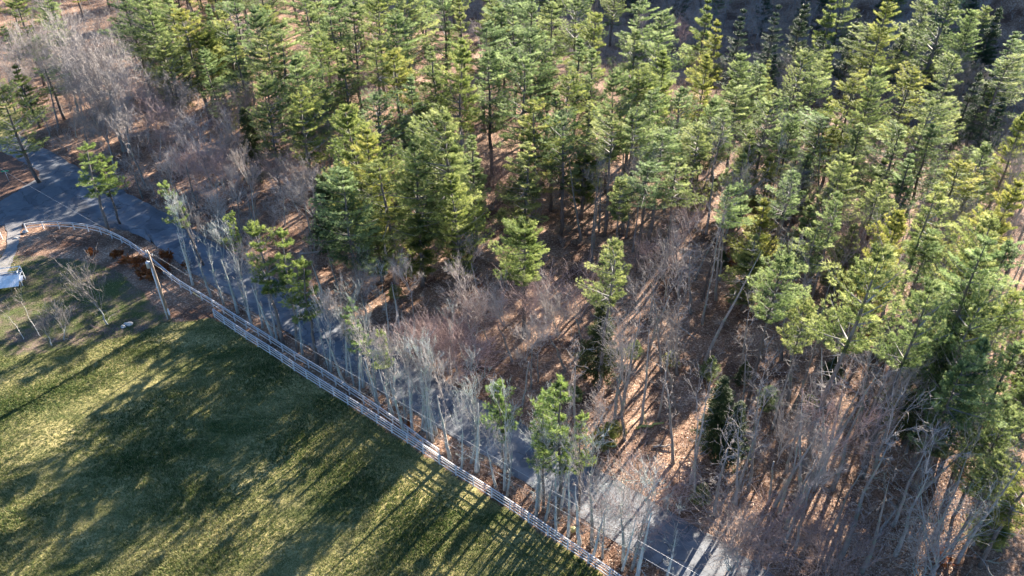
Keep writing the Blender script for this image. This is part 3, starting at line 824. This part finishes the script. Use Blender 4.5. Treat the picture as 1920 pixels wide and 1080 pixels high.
NAME = {'tall': ('pine_tree', 'pine tree'), 'high': ('pine_tree', 'pine tree'), 'wide': ('pine_tree', 'pine tree'), 'cone': ('young_pine', 'pine tree'), 'road': ('slender_pine', 'pine tree'),
        'hem': ('hemlock_tree', 'evergreen tree'), 'spruce': ('spruce_tree', 'evergreen tree'), 'round': ('pine_tree', 'pine tree'),
        'bare': ('bare_tree', 'bare tree'), 'slim': ('roadside_tree', 'bare tree'), 'broad': ('bare_tree', 'bare tree'), 'brushy': ('bare_sapling_clump', 'bare tree'), 'yard': ('yard_tree', 'bare tree'),
        'oak': ('forked_tree', 'bare tree'), 'snag': ('bare_trunk_tree', 'bare tree'), 'birch': ('birch_tree', 'birch tree')}
LOOK = {'tall': 'tall plumed white pine', 'high': 'high crowned pine', 'wide': 'broad bushy white pine', 'cone': 'conical young pine', 'road': 'slender green pine',
        'hem': 'dense dark hemlock', 'spruce': 'narrow dark spruce', 'round': 'round yellowish pine', 'bare': 'bare grey hardwood', 'slim': 'slim pale bare tree', 'broad': 'large bare tree',
        'brushy': 'bare sapling clump', 'yard': 'small bare yard tree', 'oak': 'forked bare tree', 'snag': 'tall thin bare trunk', 'birch': 'thin white birch'}
GROUP = {'pine_tree': 'white pines in the wood', 'young_pine': 'young pines in the wood', 'slender_pine': 'slender pines along the road', 'hemlock_tree': 'hemlocks in the wood', 'spruce_tree': 'spruces in the wood',
         'bare_tree': 'bare hardwoods in the wood', 'roadside_tree': 'bare trees between road and fence', 'bare_sapling_clump': 'bare sapling clumps', 'bare_trunk_tree': 'tall thin bare trunks in the wood', 'birch_tree': 'thin birches in the yard'}
PLACED = []            # x, y, kind radius
used_labels = set()
def region(px, py):
    return ('in back wood' if py < 330 else 'near road' if px < 900 else 'by clearing' if px < 1420 else 'in right wood')
    if py < 330 and px < 360: return 'behind the road bend'
    if py < 200 and px > 1050: return 'in the shaded back of the wood' if py < 110 else 'on the ridge edge'
    if py < 330: return 'in the back wood'
    if px < 560: return 'near the road at left'
    if px < 1000: return 'in the middle wood' if py < 560 else 'near the road'
    if px < 1420: return 'by the leafy clearing'
    return 'in the right hand wood'
ONES = 'zero one two three four five six seven eight nine ten eleven twelve thirteen fourteen fifteen sixteen seventeen eighteen nineteen'.split()
TENS = '- - twenty thirty forty fifty sixty seventy eighty ninety'.split()
def word(n_):
    if n_ < 20: return ONES[n_]
    if n_ >= 100: return 'hundred'
    return TENS[n_ // 10] + ('-' + ONES[n_ % 10] if n_ % 10 else '')
def auto_label(kind, px, py):
    a, b_ = round(px / 19.2), round(py / 10.8)
    a = max(0, min(100, a)); b_ = max(0, min(100, b_))
    reg = region(px, py)
    a0_, b0_ = a, b_
    for k in range(400):
        s_ = '%s %s, top %s percent across, %s percent down' % (LOOK[kind], reg, word(a), word(b_))
        if s_ not in used_labels: break
        w_ = 1 + k // 40
        a = max(0, min(100, a0_ + random.randint(-w_, w_))); b_ = max(0, min(100, b0_ + random.randint(-w_, w_)))
    used_labels.add(s_)
    return s_
def plant(kind, x, y, h, lean=0.0, leany=0.0, label=None, var=None, width=1.0, rz=None):
    ps = PR[kind]; p = ps[var % len(ps)] if var is not None else random.choice(ps)
    s_ = h / p[0]; z = float(terr(x, y)) - .05
    nm, cat = NAME[kind]
    ca = math.cos(lean)
    if label is None:
        tx, ty = scr(x + math.sin(lean) * h, y, z + h * ca)
        label = auto_label(kind, tx, ty)
    r = thing(nm, label, cat, (x, y, z), (leany, lean, 0), GROUP.get(nm))
    ww = s_ ** .6 * width
    a = random.uniform(0, 6.283) if rz is None else rz
    for nm_, me in (('trunk', p[2]), ('crown', p[3])):
        o = bpy.data.objects.new(nm_, me); COL.objects.link(o); o.parent = r
        o.rotation_euler = (0, 0, a); o.scale = (ww, ww, s_)
    PLACED.append((x, y, p[1] * ww))
    return r
def plant_tip(kind, px, py, h, **kw):
    x, y = at(px, py, h)
    return plant(kind, x, y, h, lean=random.uniform(-.03, .03), leany=random.uniform(-.03, .03), **kw)
def plant_bt(kind, bx, by, tx, ty, **kw):
    x, y, h, ln = base_top(bx, by, tx, ty)
    return plant(kind, x, y, h, lean=ln, **kw)
# --- evergreen crowns read off the photograph: kind, tip x, tip y, height, width
EV = [
 # far left and top left
 ('tall', 5, 165, 17, 1), ('cone', 30, 120, 13, 1), ('tall', 78, -25, 20, 1), ('tall', 20, -15, 20, 1), ('wide', 270, -25, 25, 1.0), ('tall', 232, -10, 22, 1), ('tall', 345, 20, 22, 1.0), ('tall', 315, -30, 22, 1),
 ('round', 383, 66, 17, .9), ('wide', 470, 20, 23, .85), ('tall', 425, -15, 23, 1), ('wide', 486, 148, 20, 1.0), ('hem', 462, 200, 14, 1.0), ('cone', 420, 180, 9, .9), ('tall', 440, 60, 20, 1), ('tall', 410, 20, 21, 1),
 # upper centre-left
 ('tall', 517, 46, 23, 1.15), ('high', 575, -20, 25, 1), ('high', 610, -12, 25, 1), ('tall', 655, 8, 24, 1), ('tall', 700, -20, 24, 1), ('tall', 775, 2, 24, 1.15), ('high', 735, 30, 24, 1),
 ('tall', 820, -12, 24, 1), ('tall', 905, 42, 22, 1), ('tall', 945, 12, 22, 1), ('tall', 868, -5, 23, .9), ('tall', 640, 103, 21, 1.05), ('wide', 545, 105, 22, 1.1), ('tall', 590, 70, 22, 1),
 ('high', 695, 80, 23, 1), ('tall', 745, 95, 22, 1), ('tall', 775, 140, 20, 1), ('tall', 820, 85, 22, 1.1), ('wide', 862, 72, 24, 1.0), ('tall', 918, 95, 22, 1), ('tall', 560, 170, 20, .9), ('cone', 610, 165, 14, 1),
 ('tall', 965, 10, 22, 1), ('tall', 990, -15, 22, .9), ('tall', 700, 188, 19, 1), ('wide', 652, 198, 24, 1.15), ('wide', 838, 208, 25, 1.2), ('wide', 775, 262, 22, 1.05), ('wide', 690, 235, 22, 1.0), ('hem', 605, 330, 13, 1.2),
 ('tall', 720, 305, 19, 1), ('tall', 620, 262, 18, .9), ('hem', 790, 195, 15, 1.0), ('tall', 885, 250, 19, 1.0), ('tall', 500, 60, 21, 1), ('cone', 880, 330, 12, 1), ('wide', 640, 315, 20, 1.0), ('wide', 850, 330, 19, 1.0), ('cone', 700, 390, 12, 1.1), ('cone', 780, 400, 12, 1.1),
 # upper centre-right
 ('tall', 1035, 2, 22, 1), ('tall', 1080, 8, 22, 1.05), ('tall', 1112, 26, 21, 1), ('tall', 1030, 55, 21, 1), ('tall', 1200, 0, 22, 1.1), ('tall', 1243, 24, 22, 1.05), ('cone', 1325, -5, 19, 1.0), ('cone', 1343, 36, 18, 1.1),
 ('spruce', 1392, 18, 18, 1), ('tall', 1190, 58, 21, 1.05), ('tall', 1236, 62, 21, 1), ('wide', 1332, 103, 19, .9), ('wide', 1400, 100, 19, .9), ('tall', 1433, 118, 18, .95), ('tall', 1000, 62, 22, 1), ('tall', 978, 108, 22, 1), ('tall', 1062, 138, 21, 1), ('tall', 1110, 92, 21, 1), ('tall', 1080, 70, 21, 1),
 ('wide', 1152, 138, 21, .95), ('tall', 1192, 130, 21, 1), ('wide', 1255, 98, 22, 1.0), ('wide', 1330, 185, 17, .9), ('tall', 1395, 165, 17, .9), ('tall', 1003, 195, 20, 1), ('tall', 1060, 225, 19, .95), ('tall', 985, 265, 18, .95), ('tall', 1040, 175, 20, 1),
 ('high', 1238, 247, 18, 1.05), ('high', 1312, 235, 18, .95), ('high', 1357, 208, 17, 1), ('cone', 1412, 250, 13, 1.1), ('high', 1190, 215, 20, .95), ('high', 1150, 230, 19, .95), ('tall', 1100, 190, 20, 1), ('cone', 1100, 260, 14, 1), ('tall', 1285, 165, 19, 1), ('tall', 1225, 170, 20, 1), ('cone', 1300, 290, 12, 1.1),
 # upper right, shaded back
 ('spruce', 1460, 10, 18, 1), ('spruce', 1510, -10, 20, 1), ('cone', 1565, -8, 20, 1), ('spruce', 1610, 25, 17, 1), ('wide', 1672, -8, 23, 1.0), ('tall', 1640, 45, 17, 1), ('tall', 1782, -12, 23, 1.1), ('wide', 1828, 18, 19, .9), ('tall', 1745, -5, 20, 1),
 ('spruce', 1868, 10, 19, 1), ('spruce', 1888, 16, 18, .9), ('tall', 1915, 60, 18, 1), ('spruce', 1452, 104, 12, .9), ('tall', 1500, 100, 20, .85), ('tall', 1527, 138, 18, .85), ('spruce', 1700, 55, 15, 1), ('spruce', 1550, 70, 15, 1), ('spruce', 1760, 70, 14, 1),
 ('wide', 1648, 126, 22, .8), ('tall', 1611, 140, 20, .9), ('tall', 1710, 127, 21, .95), ('tall', 1798, 100, 22, .95), ('spruce', 1830, 132, 17, .9), ('tall', 1902, 104, 18, 1), ('spruce', 1862, 138, 14, 1),
 # right ridge
 ('wide', 1490, 218, 17, .85), ('cone', 1560, 180, 14, 1.1), ('tall', 1625, 230, 18, 1), ('tall', 1741, 188, 20, .9), ('tall', 1756, 234, 18, .95), ('spruce', 1882, 182, 14, .9), ('wide', 1917, 208, 21, .9), ('tall', 1842, 270, 18, 1.0), ('cone', 1572, 225, 12, 1), ('wide', 1592, 290, 18, .9),
 ('tall', 1692, 235, 19, 1), ('tall', 1530, 215, 17, 1), ('tall', 1450, 190, 18, 1), ('cone', 1660, 300, 13, 1), ('tall', 1800, 300, 18, 1), ('tall', 1720, 290, 18, .9), ('cone', 1520, 290, 12, 1),
 # right
 ('high', 1578, 365, 19, .9), ('wide', 1690, 395, 20, .9), ('high', 1757, 355, 24, 1.1), ('high', 1480, 325, 17, .9), ('cone', 1435, 375, 14, 1.15), ('high', 1357, 345, 18, .95), ('high', 1640, 465, 29, 1.15), ('high', 1756, 532, 25, 1.0), ('high', 1466, 488, 22, 1.1), ('high', 1518, 562, 18, .9),
 ('wide', 1872, 412, 24, 1.0), ('wide', 1905, 335, 22, .95), ('high', 1850, 455, 26, 1.1), ('tall', 1845, 560, 22, 1.0), ('tall', 1900, 540, 22, 1.0), ('high', 1650, 345, 18, .95), ('high', 1530, 420, 17, 1), ('cone', 1605, 420, 12, 1), ('wide', 1890, 765, 15, .85), ('cone', 1898, 935, 8, 1),
 ('high', 1800, 690, 19, 1.1), ('tall', 1835, 640, 20, 1.0), ('hem', 1790, 610, 16, 1.2), ('tall', 1915, 640, 20, 1.0), ('high', 1750, 430, 19, .9), ('cone', 1420, 440, 12, 1.0),
 ('tall', 1900, 450, 21, 1.1), ('cone', 1400, 285, 13, 1), ('cone', 1450, 290, 13, 1),
 # centre
 ('round', 986, 422, 17, 1.1), ('high', 1148, 462, 20, 1.15), ('high', 1168, 335, 17, 1.0), ('hem', 1365, 712, 11, 1.0), ('hem', 1385, 760, 9, 1.0), ('cone', 1140, 795, 4.5, 1.0), ('hem', 1130, 560, 12, 1.1), ('high', 1270, 300, 18, .95), ('high', 1215, 300, 18, .95), ('cone', 1520, 385, 12, 1.0),
]
for k, tx, ty, h, w in EV: plant_tip(k, tx, ty, h, width=w * (1.42 if ty < 330 and k in ('tall', 'high') else 1.25 if k in ('cone', 'hem', 'spruce') else 1.08 if ty < 330 else .98))
# road side evergreens
for bx, by, tx, ty, w, v in [(203, 437, 150, 268, 1.5, 0), (226, 420, 192, 285, 1.3, 1), (383, 500, 312, 336, 1.0, 0), (533, 650, 480, 425, 1.25, 0), (560, 663, 533, 428, 1.1, 1), (595, 683, 562, 480, 1.2, 0), (700, 730, 655, 560, .9, 1), (735, 745, 716, 615, 1.1, 0),
                            (945, 890, 925, 715, 1.0, 1), (1018, 960, 1010, 735, .9, 0), (1042, 990, 1047, 712, 1.15, 1), (1085, 960, 1085, 770, .8, 0), (452, 520, 430, 396, 1.0, 1), (955, 880, 935, 722, .9, 0)]:
    plant_bt('road', bx, by, tx, ty, width=w, var=v)
# bare trees between fence and road
for i, (bx, by, tx, ty) in enumerate([(363, 537, 322, 350), (397, 557, 345, 340), (420, 573, 380, 410), (447, 587, 408, 400), (473, 607, 440, 420), (493, 617, 470, 440), (567, 665, 548, 520), (647, 723, 600, 500), (665, 727, 640, 560),
    (708, 765, 668, 560), (712, 764, 690, 580), (732, 783, 716, 640), (773, 812, 750, 620), (792, 807, 778, 640), (806, 825, 795, 650), (812, 828, 806, 640), (844, 862, 830, 630), (893, 885, 878, 650), (896, 884, 870, 700), (930, 918, 920, 760), (951, 932, 955, 750),
    (1005, 970, 1006, 800), (1023, 978, 1022, 790), (1043, 1003, 1045, 790), (1066, 1010, 1082, 790), (1110, 1050, 1118, 860), (1129, 1005, 1130, 900), (1170, 1060, 1185, 860), (1184, 1070, 1200, 870), (1010, 935, 1012, 790), (620, 700, 600, 540), (520, 640, 500, 500), (866, 880, 862, 720), (762, 800, 745, 680)]):
    r = plant_bt('slim', bx, by, tx, ty, var=i, width=random.uniform(.85, 1.15))
# yard
plant_bt('yard', 202, 610, 140, 478, width=.95, label='small vase shaped bare tree in the yard beside two pale boulders')
plant_bt('yard', 122, 640, 103, 560, width=.8, label='low bare shrubby tree on the yard edge, right one of the pair')
plant_bt('yard', 97, 648, 82, 575, width=.8, label='low bare shrubby tree on the yard edge, left one of the pair')
plant_bt('birch', 45, 638, 0, 566, label='thin white birch stem nearest the left edge of the yard')
plant_bt('birch', 76, 630, 18, 530, label='thin white birch stem leaning toward the white platform')
plant_bt('birch', 112, 460, 92, 432, label='small pale sapling inside the fence bend near the driveway', width=.5)
# left wood: large bare trees
for bx, by, tx, ty, k, w in [(235, 285, 170, 5, 'broad', 1.1), (150, 225, 95, -20, 'broad', .9), (247, 290, 215, 90, 'broad', .8), (347, 268, 268, 120, 'broad', .9), (300, 300, 250, 150, 'bare', 1.2), (190, 255, 130, 60, 'broad', .8), (60, 235, 25, 40, 'bare', 1.1), (110, 240, 60, 30, 'bare', 1.1),
                             (340, 330, 320, 200, 'bare', 1.1), (390, 330, 360, 190, 'bare', 1.1), (30, 215, 5, 60, 'bare', 1), (280, 270, 300, 130, 'bare', 1.2), (410, 400, 390, 250, 'bare', 1.1), (450, 440, 425, 300, 'bare', 1), (370, 380, 345, 260, 'brushy', 1.2), (420, 440, 400, 330, 'brushy', 1.2),
                             (95, 258, 74, 190, 'snag', 1.0), (200, 215, 180, 40, 'bare', 1.1), (600, 440, 545, 290, 'broad', .95), (640, 470, 610, 330, 'bare', 1.1), (560, 400, 520, 285, 'bare', 1.1), (1745, 1085, 1800, 830, 'oak', 1.0), (840, 700, 800, 580, 'brushy', 1.1), (900, 560, 885, 430, 'bare', 1.2)]:
    plant_bt(k, bx, by, tx, ty, width=w, label='broken pale snag beside the road where it bends out of view' if k == 'snag' else ('large forked bare tree with grey limbs at the lower right' if k == 'oak' else None))
# dark trunks crossing the lower right
for i, (bx, by, tx, ty) in enumerate([(1507, 930, 1590, 640), (1560, 918, 1640, 640), (1573, 1047, 1700, 700), (1677, 1043, 1760, 800), (1405, 860, 1440, 640), (1300, 940, 1306, 700), (1262, 870, 1262, 640), (1790, 1060, 1880, 800), (1640, 880, 1700, 640), (1200, 800, 1205, 560), (1240, 700, 1245, 480), (1385, 800, 1400, 620)]):
    plant_bt('snag', bx, by, tx, ty, width=1.2 if i < 5 else .9)
# brushy pale clumps at the bottom right
for bx, by, tx, ty, k in [(1375, 1075, 1375, 925, 'brushy'), (1420, 1080, 1440, 930, 'brushy'), (1545, 1110, 1560, 960, 'brushy'), (1120, 1010, 1120, 930, 'brushy'), (1010, 640, 1000, 500, 'brushy'),
                       (830, 690, 825, 600, 'brushy'), (870, 720, 875, 610, 'brushy'), (790, 700, 775, 590, 'brushy'), (920, 650, 905, 520, 'bare'), (880, 620, 850, 480, 'bare'), (960, 680, 950, 520, 'bare'), (1060, 700, 1055, 500, 'bare'), (1200, 1010, 1230, 850, 'brushy'), (1720, 1090, 1760, 960, 'brushy')]:
    plant_bt(k, bx, by, tx, ty, width=1.1)

# --- fill: further woods where the photo shows them, kept off road, field, yard and island
clear_poly = [flat(*q) for q in [(900, 720), (940, 640), (1020, 560), (1080, 500), (1120, 470), (1300, 380), (1330, 400), (1330, 560), (1200, 700), (1040, 800), (960, 820)]]
road_poly = [tuple(p) for p in resample(catmull(lo, 6), 60)] + [tuple(p) for p in resample(catmull(up, 6), 60)[::-1]]
def allowed(x, y, m=1.2):
    d = road_dist(x, y)
    if d < 50.5: return False
    if inpoly([x], [y], road_poly)[0]: return False
    return True
def too_close(x, y, r):
    for a, b_, q in PLACED:
        if (a - x) ** 2 + (b_ - y) ** 2 < (r * (q + 1.0)) ** 2: return True
    return False
def fill(n, kinds, ylo, yhi, hlo, hhi, r, cond=None, tries=9000, wid=1.0, xr=(-.70, .70), amax=2000, dmin=50.5, dmax=1e9):
    k = 0
    for _ in range(tries):
        if k >= n: break
        y = random.uniform(ylo, yhi); x = random.uniform(*xr) * (y + 18)
        d_ = road_dist(x, y)
        if not dmin < d_ < dmax or (dmin > 50 and not allowed(x, y)): continue
        tx, ty = scr(x, y, float(terr(x, y)))
        if ty < -190 or not (-80 < tx < amax): continue
        if cond and not cond(tx, ty): continue
        if too_close(x, y, r): continue
        plant(random.choice(kinds), x, y, random.uniform(hlo, hhi), lean=random.uniform(-.05, .05), leany=random.uniform(-.05, .05), width=wid * random.uniform(.85, 1.15)); k += 1
    return k
cnt = []
cnt.append(fill(60, ['tall', 'tall', 'high', 'tall'], 150, 262, 17, 22, .36, lambda a, b_: a < 1050 and a > 330 and b_ < 230, wid=1.3))
cnt.append(fill(18, ['tall', 'wide', 'tall'], 118, 230, 13, 20, .25, lambda a, b_: a < 470 and b_ < 300, wid=1.2))
cnt.append(fill(18, ['tall', 'tall', 'high'], 150, 262, 15, 20, .3, lambda a, b_: a < 340 and b_ < 60, wid=1.2))
cnt.append(fill(5, ['wide', 'tall'], 46, 80, 14, 18, .3, lambda a, b_: a > 1930, wid=1.2, xr=(.5, 1.05), amax=2500))
cnt.append(fill(16, ['tall', 'high', 'high'], 60, 210, 16, 22, .35, lambda a, b_: a > 1930, wid=1.2, xr=(.5, 1.05), amax=2500))
cnt.append(fill(26, ['slim', 'slim', 'slim'], 38, 92, 12, 17, 0, lambda a, b_: 330 < a < 1250, dmin=40.4, dmax=42.9, xr=(-.7, .5)))
cnt.append(fill(8, ['slim', 'bare', 'slim'], 42, 105, 10, 15, 0, lambda a, b_: 400 < a < 1450, dmin=50.6, dmax=53.5))
cnt.append(fill(7, ['tall', 'high', 'wide', 'hem'], 44, 100, 11, 18, .25, lambda a, b_: a > 1640 and b_ > 700, wid=1.1))
cnt.append(fill(40, ['tall', 'spruce', 'wide', 'spruce'], 175, 290, 13, 19, .4, lambda a, b_: a > 1050 and b_ < 90))
cnt.append(fill(100, ['bare', 'broad', 'bare', 'bare'], 92, 262, 11, 18, .05, lambda a, b_: a < 620 and b_ < 460))
cnt.append(fill(50, ['bare', 'bare', 'bare', 'brushy'], 180, 300, 9, 13, .2, lambda a, b_: b_ < 150 and a > 950))
cnt.append(fill(85, ['bare', 'bare', 'bare', 'broad'], 110, 262, 9, 14, .16, lambda a, b_: b_ < 420 and a > 380))
cnt.append(fill(8, ['high', 'high', 'tall', 'high'], 80, 190, 14, 20, .36, lambda a, b_: a > 1380 and 120 < b_ < 700))
cnt.append(fill(135, ['snag', 'snag', 'snag', 'snag', 'bare'], 44, 130, 14, 20, .10, lambda a, b_: a > 1080 and b_ > 380))
cnt.append(fill(26, ['cone', 'cone', 'hem'], 50, 150, 1.8, 4.5, 0, lambda a, b_: a > 700 and b_ > 330, wid=1.3))
cnt.append(fill(16, ['bare', 'snag', 'brushy'], 60, 150, 8, 14, .3, lambda a, b_: a <= 1080 and b_ > 330))
import collections
print('fill', cnt, len(PLACED), collections.Counter(o.name.split('.')[0] for o in bpy.data.objects if o.get('category')))

# ------------------------------------------------------------------ ground cover (nobody could count it)
def shrub_template(seed, h, n, spread):
    rg = np.random.default_rng(seed); segs = []
    for s_ in range(n):
        d = np.array([*rg.normal(0, spread, 2), 1.0]); d /= np.linalg.norm(d)
        grow(rg, np.array([*rg.normal(0, .12, 2), 0.]), d, h * rg.uniform(.35, .6), .014, 2, segs, .38, .4, [0, 3, 3], .0065)
    return [np.array([a[i] for a in segs]) for i in range(4)]
def scatter_shrubs(name, label, cat, tmps, n, cond, hr, mats, ylo=42, yhi=240, rmul=1.0):
    rg = np.random.default_rng(99 + n)
    y = ylo + (yhi - ylo) * rg.random(n * 6) ** 1.3; x = rg.uniform(-.70, .70, n * 6) * (y + 15)
    ok = cond(x, y); x = x[ok][:n]; y = y[ok][:n]
    P0, P1, A0, A1 = [], [], [], []
    for i in range(len(x)):
        t = tmps[i % len(tmps)]; s_ = rg.uniform(*hr); a = rg.uniform(0, 6.28)
        m = np.array([[math.cos(a), -math.sin(a), 0], [math.sin(a), math.cos(a), 0], [0, 0, 1]]) * s_
        off = np.array([x[i], y[i], float(terr(x[i], y[i]))])
        P0.append(t[0] @ m.T + off); P1.append(t[1] @ m.T + off); A0.append(t[2] * s_ ** .5 * rmul); A1.append(t[3] * s_ ** .5 * rmul)
    v, f_ = prisms(np.concatenate(P0), np.concatenate(P1), np.concatenate(A0), np.concatenate(A1), 3)
    g = Geo(); g.add(v, f_, 0, .5)
    o = obj(name, g, None, mats); o['kind'] = 'stuff'
    if label: o['label'] = label; o['category'] = cat
    return o
T1 = [shrub_template(s_, 2.2, 5, .35) for s_ in range(5)]
def wood(x, y):
    fx = 960 + F * x / (y * CP + H * SP)
    fy = 540 + F * (H * CP - y * SP) / (y * CP + H * SP)
    keep = np.random.default_rng(4).random(np.shape(x)) < np.where((fx > 930) & (fy > 350), .13, 1.0)
    return keep & (road_dist(x, y) > 50.3) & ~inpoly(x, y, road_poly) & ~(inpoly(x, y, clear_poly) & (np.sin(x * .9) * np.cos(y * .7) < .55))
scatter_shrubs('undergrowth', 'tangle of leafless grey brown brush under the forest trees', 'brush', T1, 1700, wood, (.4, 1.15), [M['twig']])
scatter_shrubs('back_brush', 'dense leafless brush between the trees of the back wood', 'brush', T1, 4200, lambda x, y: wood(x, y) & ((x < -35) | (y > 125)), (.6, 1.6), [M['twig']], 95, 300)
scatter_shrubs('red_brush', 'low reddish leafless brush under the forest trees', 'brush', T1[::-1], 800, wood, (.35, 1.0), [M['twig_r']])
def verge(x, y):
    d = road_dist(x, y); return (d > 40.2) & (d < 42.9) & (x > -50) & (y > 40)
scatter_shrubs('verge_brush', 'thin leafless brush on the verge between fence and road', 'brush', T1, 170, verge, (.25, .7), [M['twig']], 40, 96)
def hedge(x, y):
    return inpoly(x, y, [flat(*q) for q in [(0, 650), (20, 600), (60, 610), (150, 600), (240, 575), (250, 610), (150, 650), (60, 668)]])
scatter_shrubs('yard_brush', 'low leafless brush row along the edge of the yard', 'brush', T1, 90, hedge, (.3, .7), [M['twig_r']], 70, 95)

# grass blades
def blades(name, label, n, polyfn, hh, mat, xr, yr, wid=.06):
    rg = np.random.default_rng(5 + n)
    x = rg.uniform(*xr, n); y = yr[0] + (yr[1] - yr[0]) * rg.random(n) ** 1.2
    ok = polyfn(x, y); x = x[ok]; y = y[ok]; k = len(x); m = 4
    cx = x[:, None] + rg.normal(0, .07, (k, m)); cy = y[:, None] + rg.normal(0, .07, (k, m))
    hgt = hh * rg.uniform(.5, 1.3, (k, m)) * (1 + .5 * np.sin(x * .31 + np.sin(y * .23) * 2))[:, None]
    az = rg.uniform(0, 6.283, (k, m)); ln = rg.uniform(.2, .8, (k, m)) * hgt
    v = np.zeros((k, m, 3, 3))
    v[:, :, 0, 0] = cx - np.sin(az) * wid / 2; v[:, :, 0, 1] = cy + np.cos(az) * wid / 2
    v[:, :, 1, 0] = cx + np.sin(az) * wid / 2; v[:, :, 1, 1] = cy - np.cos(az) * wid / 2
    v[:, :, 2, 0] = cx + np.cos(az) * ln; v[:, :, 2, 1] = cy + np.sin(az) * ln; v[:, :, 2, 2] = hgt
    straw = .5 + .5 * np.sin(x * .35 + 2 * np.sin(y * .11 + x * .07)) * np.cos(y * .4 - x * .2)
    tint = np.repeat(np.clip(straw[:, None] * .5 + rg.normal(.22, .28, (k, m)), 0, 1).ravel(), 3)
    g = Geo(); g.add(v.reshape(-1, 3), np.arange(k * m * 3).reshape(-1, 3), 0, tint)
    o = obj(name, g, None, [mat]); o['kind'] = 'stuff'; o['label'] = label; o['category'] = 'grass'
M['grassb'] = needle_mat('grass_blades', (.03, .065, .018), (.13, .18, .045), (.62, .54, .28), .4, .0)
M['leafb'] = needle_mat('fallen_leaf_flakes', (.09, .05, .035), (.36, .23, .155), (.72, .57, .45), .25, .0)
blades('grass', 'short mown grass of the field', 210000, lambda x, y: inpoly(x, y, field_poly) & (np.abs(x) < .75 * (y + 20)), .15, M['grassb'], (-75, 12), (40, 86))
blades('yard_grass', 'thin grass of the yard by the fence bend', 16000, lambda x, y: inpoly(x, y, yard_poly), .09, M['grassb'], (-85, -42), (74, 100))
def flakes(n):
    rg = np.random.default_rng(77)
    y = 42 + 130 * rg.random(n * 2) ** 1.5; x = rg.uniform(-.7, .7, n * 2) * (y + 15)
    d = road_dist(x, y)
    ok = ((d > 49.3) | ((d > 39.9) & (d < 43.2 + .9 * rg.random(n * 2) ** 2))) & ~inpoly(x, y, field_poly)
    ok &= ~inpoly(x, y, yard_poly) & ~((inpoly(x, y, road_poly)) & (rg.random(n * 2) < np.where((d > 48.3) & (x > -56), .45, .985)))
    x = x[ok][:n]; y = y[ok][:n]; k = len(x)
    s_ = rg.uniform(.05, .11, k); z = terr(x, y) + rg.uniform(.02, .1, k)
    c_ = np.stack([x, y, z], 1); a = rg.normal(0, 1, (k, 3)); a[:, 2] *= .45; a /= np.linalg.norm(a, axis=1, keepdims=True)
    b_ = np.cross(a, rg.normal(0, 1, (k, 3)) * np.array([.5, .5, 1]) + np.array([0, 0, 1.])); b_ /= np.linalg.norm(b_, axis=1, keepdims=True)
    v = np.stack([c_ - a * s_[:, None], c_ + b_ * s_[:, None] * .7, c_ + a * s_[:, None], c_ - b_ * s_[:, None] * .7], 1).reshape(-1, 3)
    g = Geo(); g.add(v, np.arange(k * 4).reshape(-1, 4), 0, np.repeat(np.clip(rg.normal(.5, .25, k), 0, 1), 4))
    o = obj('fallen_leaves', g, None, [M['leafb']]); o['kind'] = 'stuff'; o['label'] = 'dry tan and rust leaves covering the forest floor and verge'; o['category'] = 'leaves'
flakes(150000)

# rusty oak-leaf shrubs by the pole
def leafy_shrub(label, px, py, s_, seed):
    rg = np.random.default_rng(seed); segs = []
    for i in range(7):
        d = np.array([*rg.normal(0, .5, 2), 1.0]); d /= np.linalg.norm(d)
        grow(rg, np.array([*rg.normal(0, .15, 2), 0.]), d, s_ * .9, .025, 2, segs, .5, .2, [0, 3, 4], .009)
    p1 = np.array([a[1] for a in segs if a[4] < 2])
    x, y = at(px, py)
    t = thing('leafy_shrub', label, 'shrub', (x, y, 0), group='rusty leaved shrubs')
    g = Geo(); v, f_ = prisms([a[0] for a in segs], [a[1] for a in segs], [a[2] for a in segs], [a[3] for a in segs], 3); g.add(v, f_)
    obj('stems', g, t, [M['twig_r']])
    g = Geo(); needles(g, p1, rg.normal(0, .5, p1.shape) + np.array([0, 0, .3]), .17, .12, 7, 0, np.clip(rg.normal(.5, .2, len(p1)), 0, 1), 1.2, rg)
    obj('leaves', g, t, [M['oakleaf']])
for i, (a, b_, s_, lb) in enumerate([(1555, 452, 1.3, 'rusty leaved shrub low in the pines at upper right'), (1372, 500, 1.3, 'bright rusty shrub under the pine right of the clearing'), (1625, 650, 1.2, 'rusty shrub behind the tall conical pine trunk at right'), (1790, 525, 1.2, 'small rusty shrub among dense pines at far right'), (900, 560, 1.0, 'rusty shrub in dark brush left of the round yellowish pine'), (1750, 1060, 1.0, 'rusty shrub under the forked tree at lower right'), (760, 800, .6, 'rusty shrub on the verge at the lower centre fence'), (283, 505, 1.1, 'rusty leaved shrub left of the utility pole'), (262, 500, 1.1, 'rusty leaved shrub further left of the pole'), (240, 497, .9, 'small rusty shrub left of the pole near the yard grass'), (305, 510, .9, 'rusty leaved shrub touching the right side of the pole'),
    (220, 485, .8, 'rusty shrub inside the fence bend'), (315, 488, .9, 'bright rusty shrub between the pole top and the road edge'), (175, 480, .7, 'low rusty shrub by the dark leaves in the fence bend'), (352, 505, .6, 'low rusty shrub on the verge right of the pole'), (268, 520, .8, 'rusty shrub at the lit corner of the yard grass'), (290, 525, .8, 'rusty shrub just left of the pole shaft')]):
    leafy_shrub(lb, a, b_, s_, 300 + i)
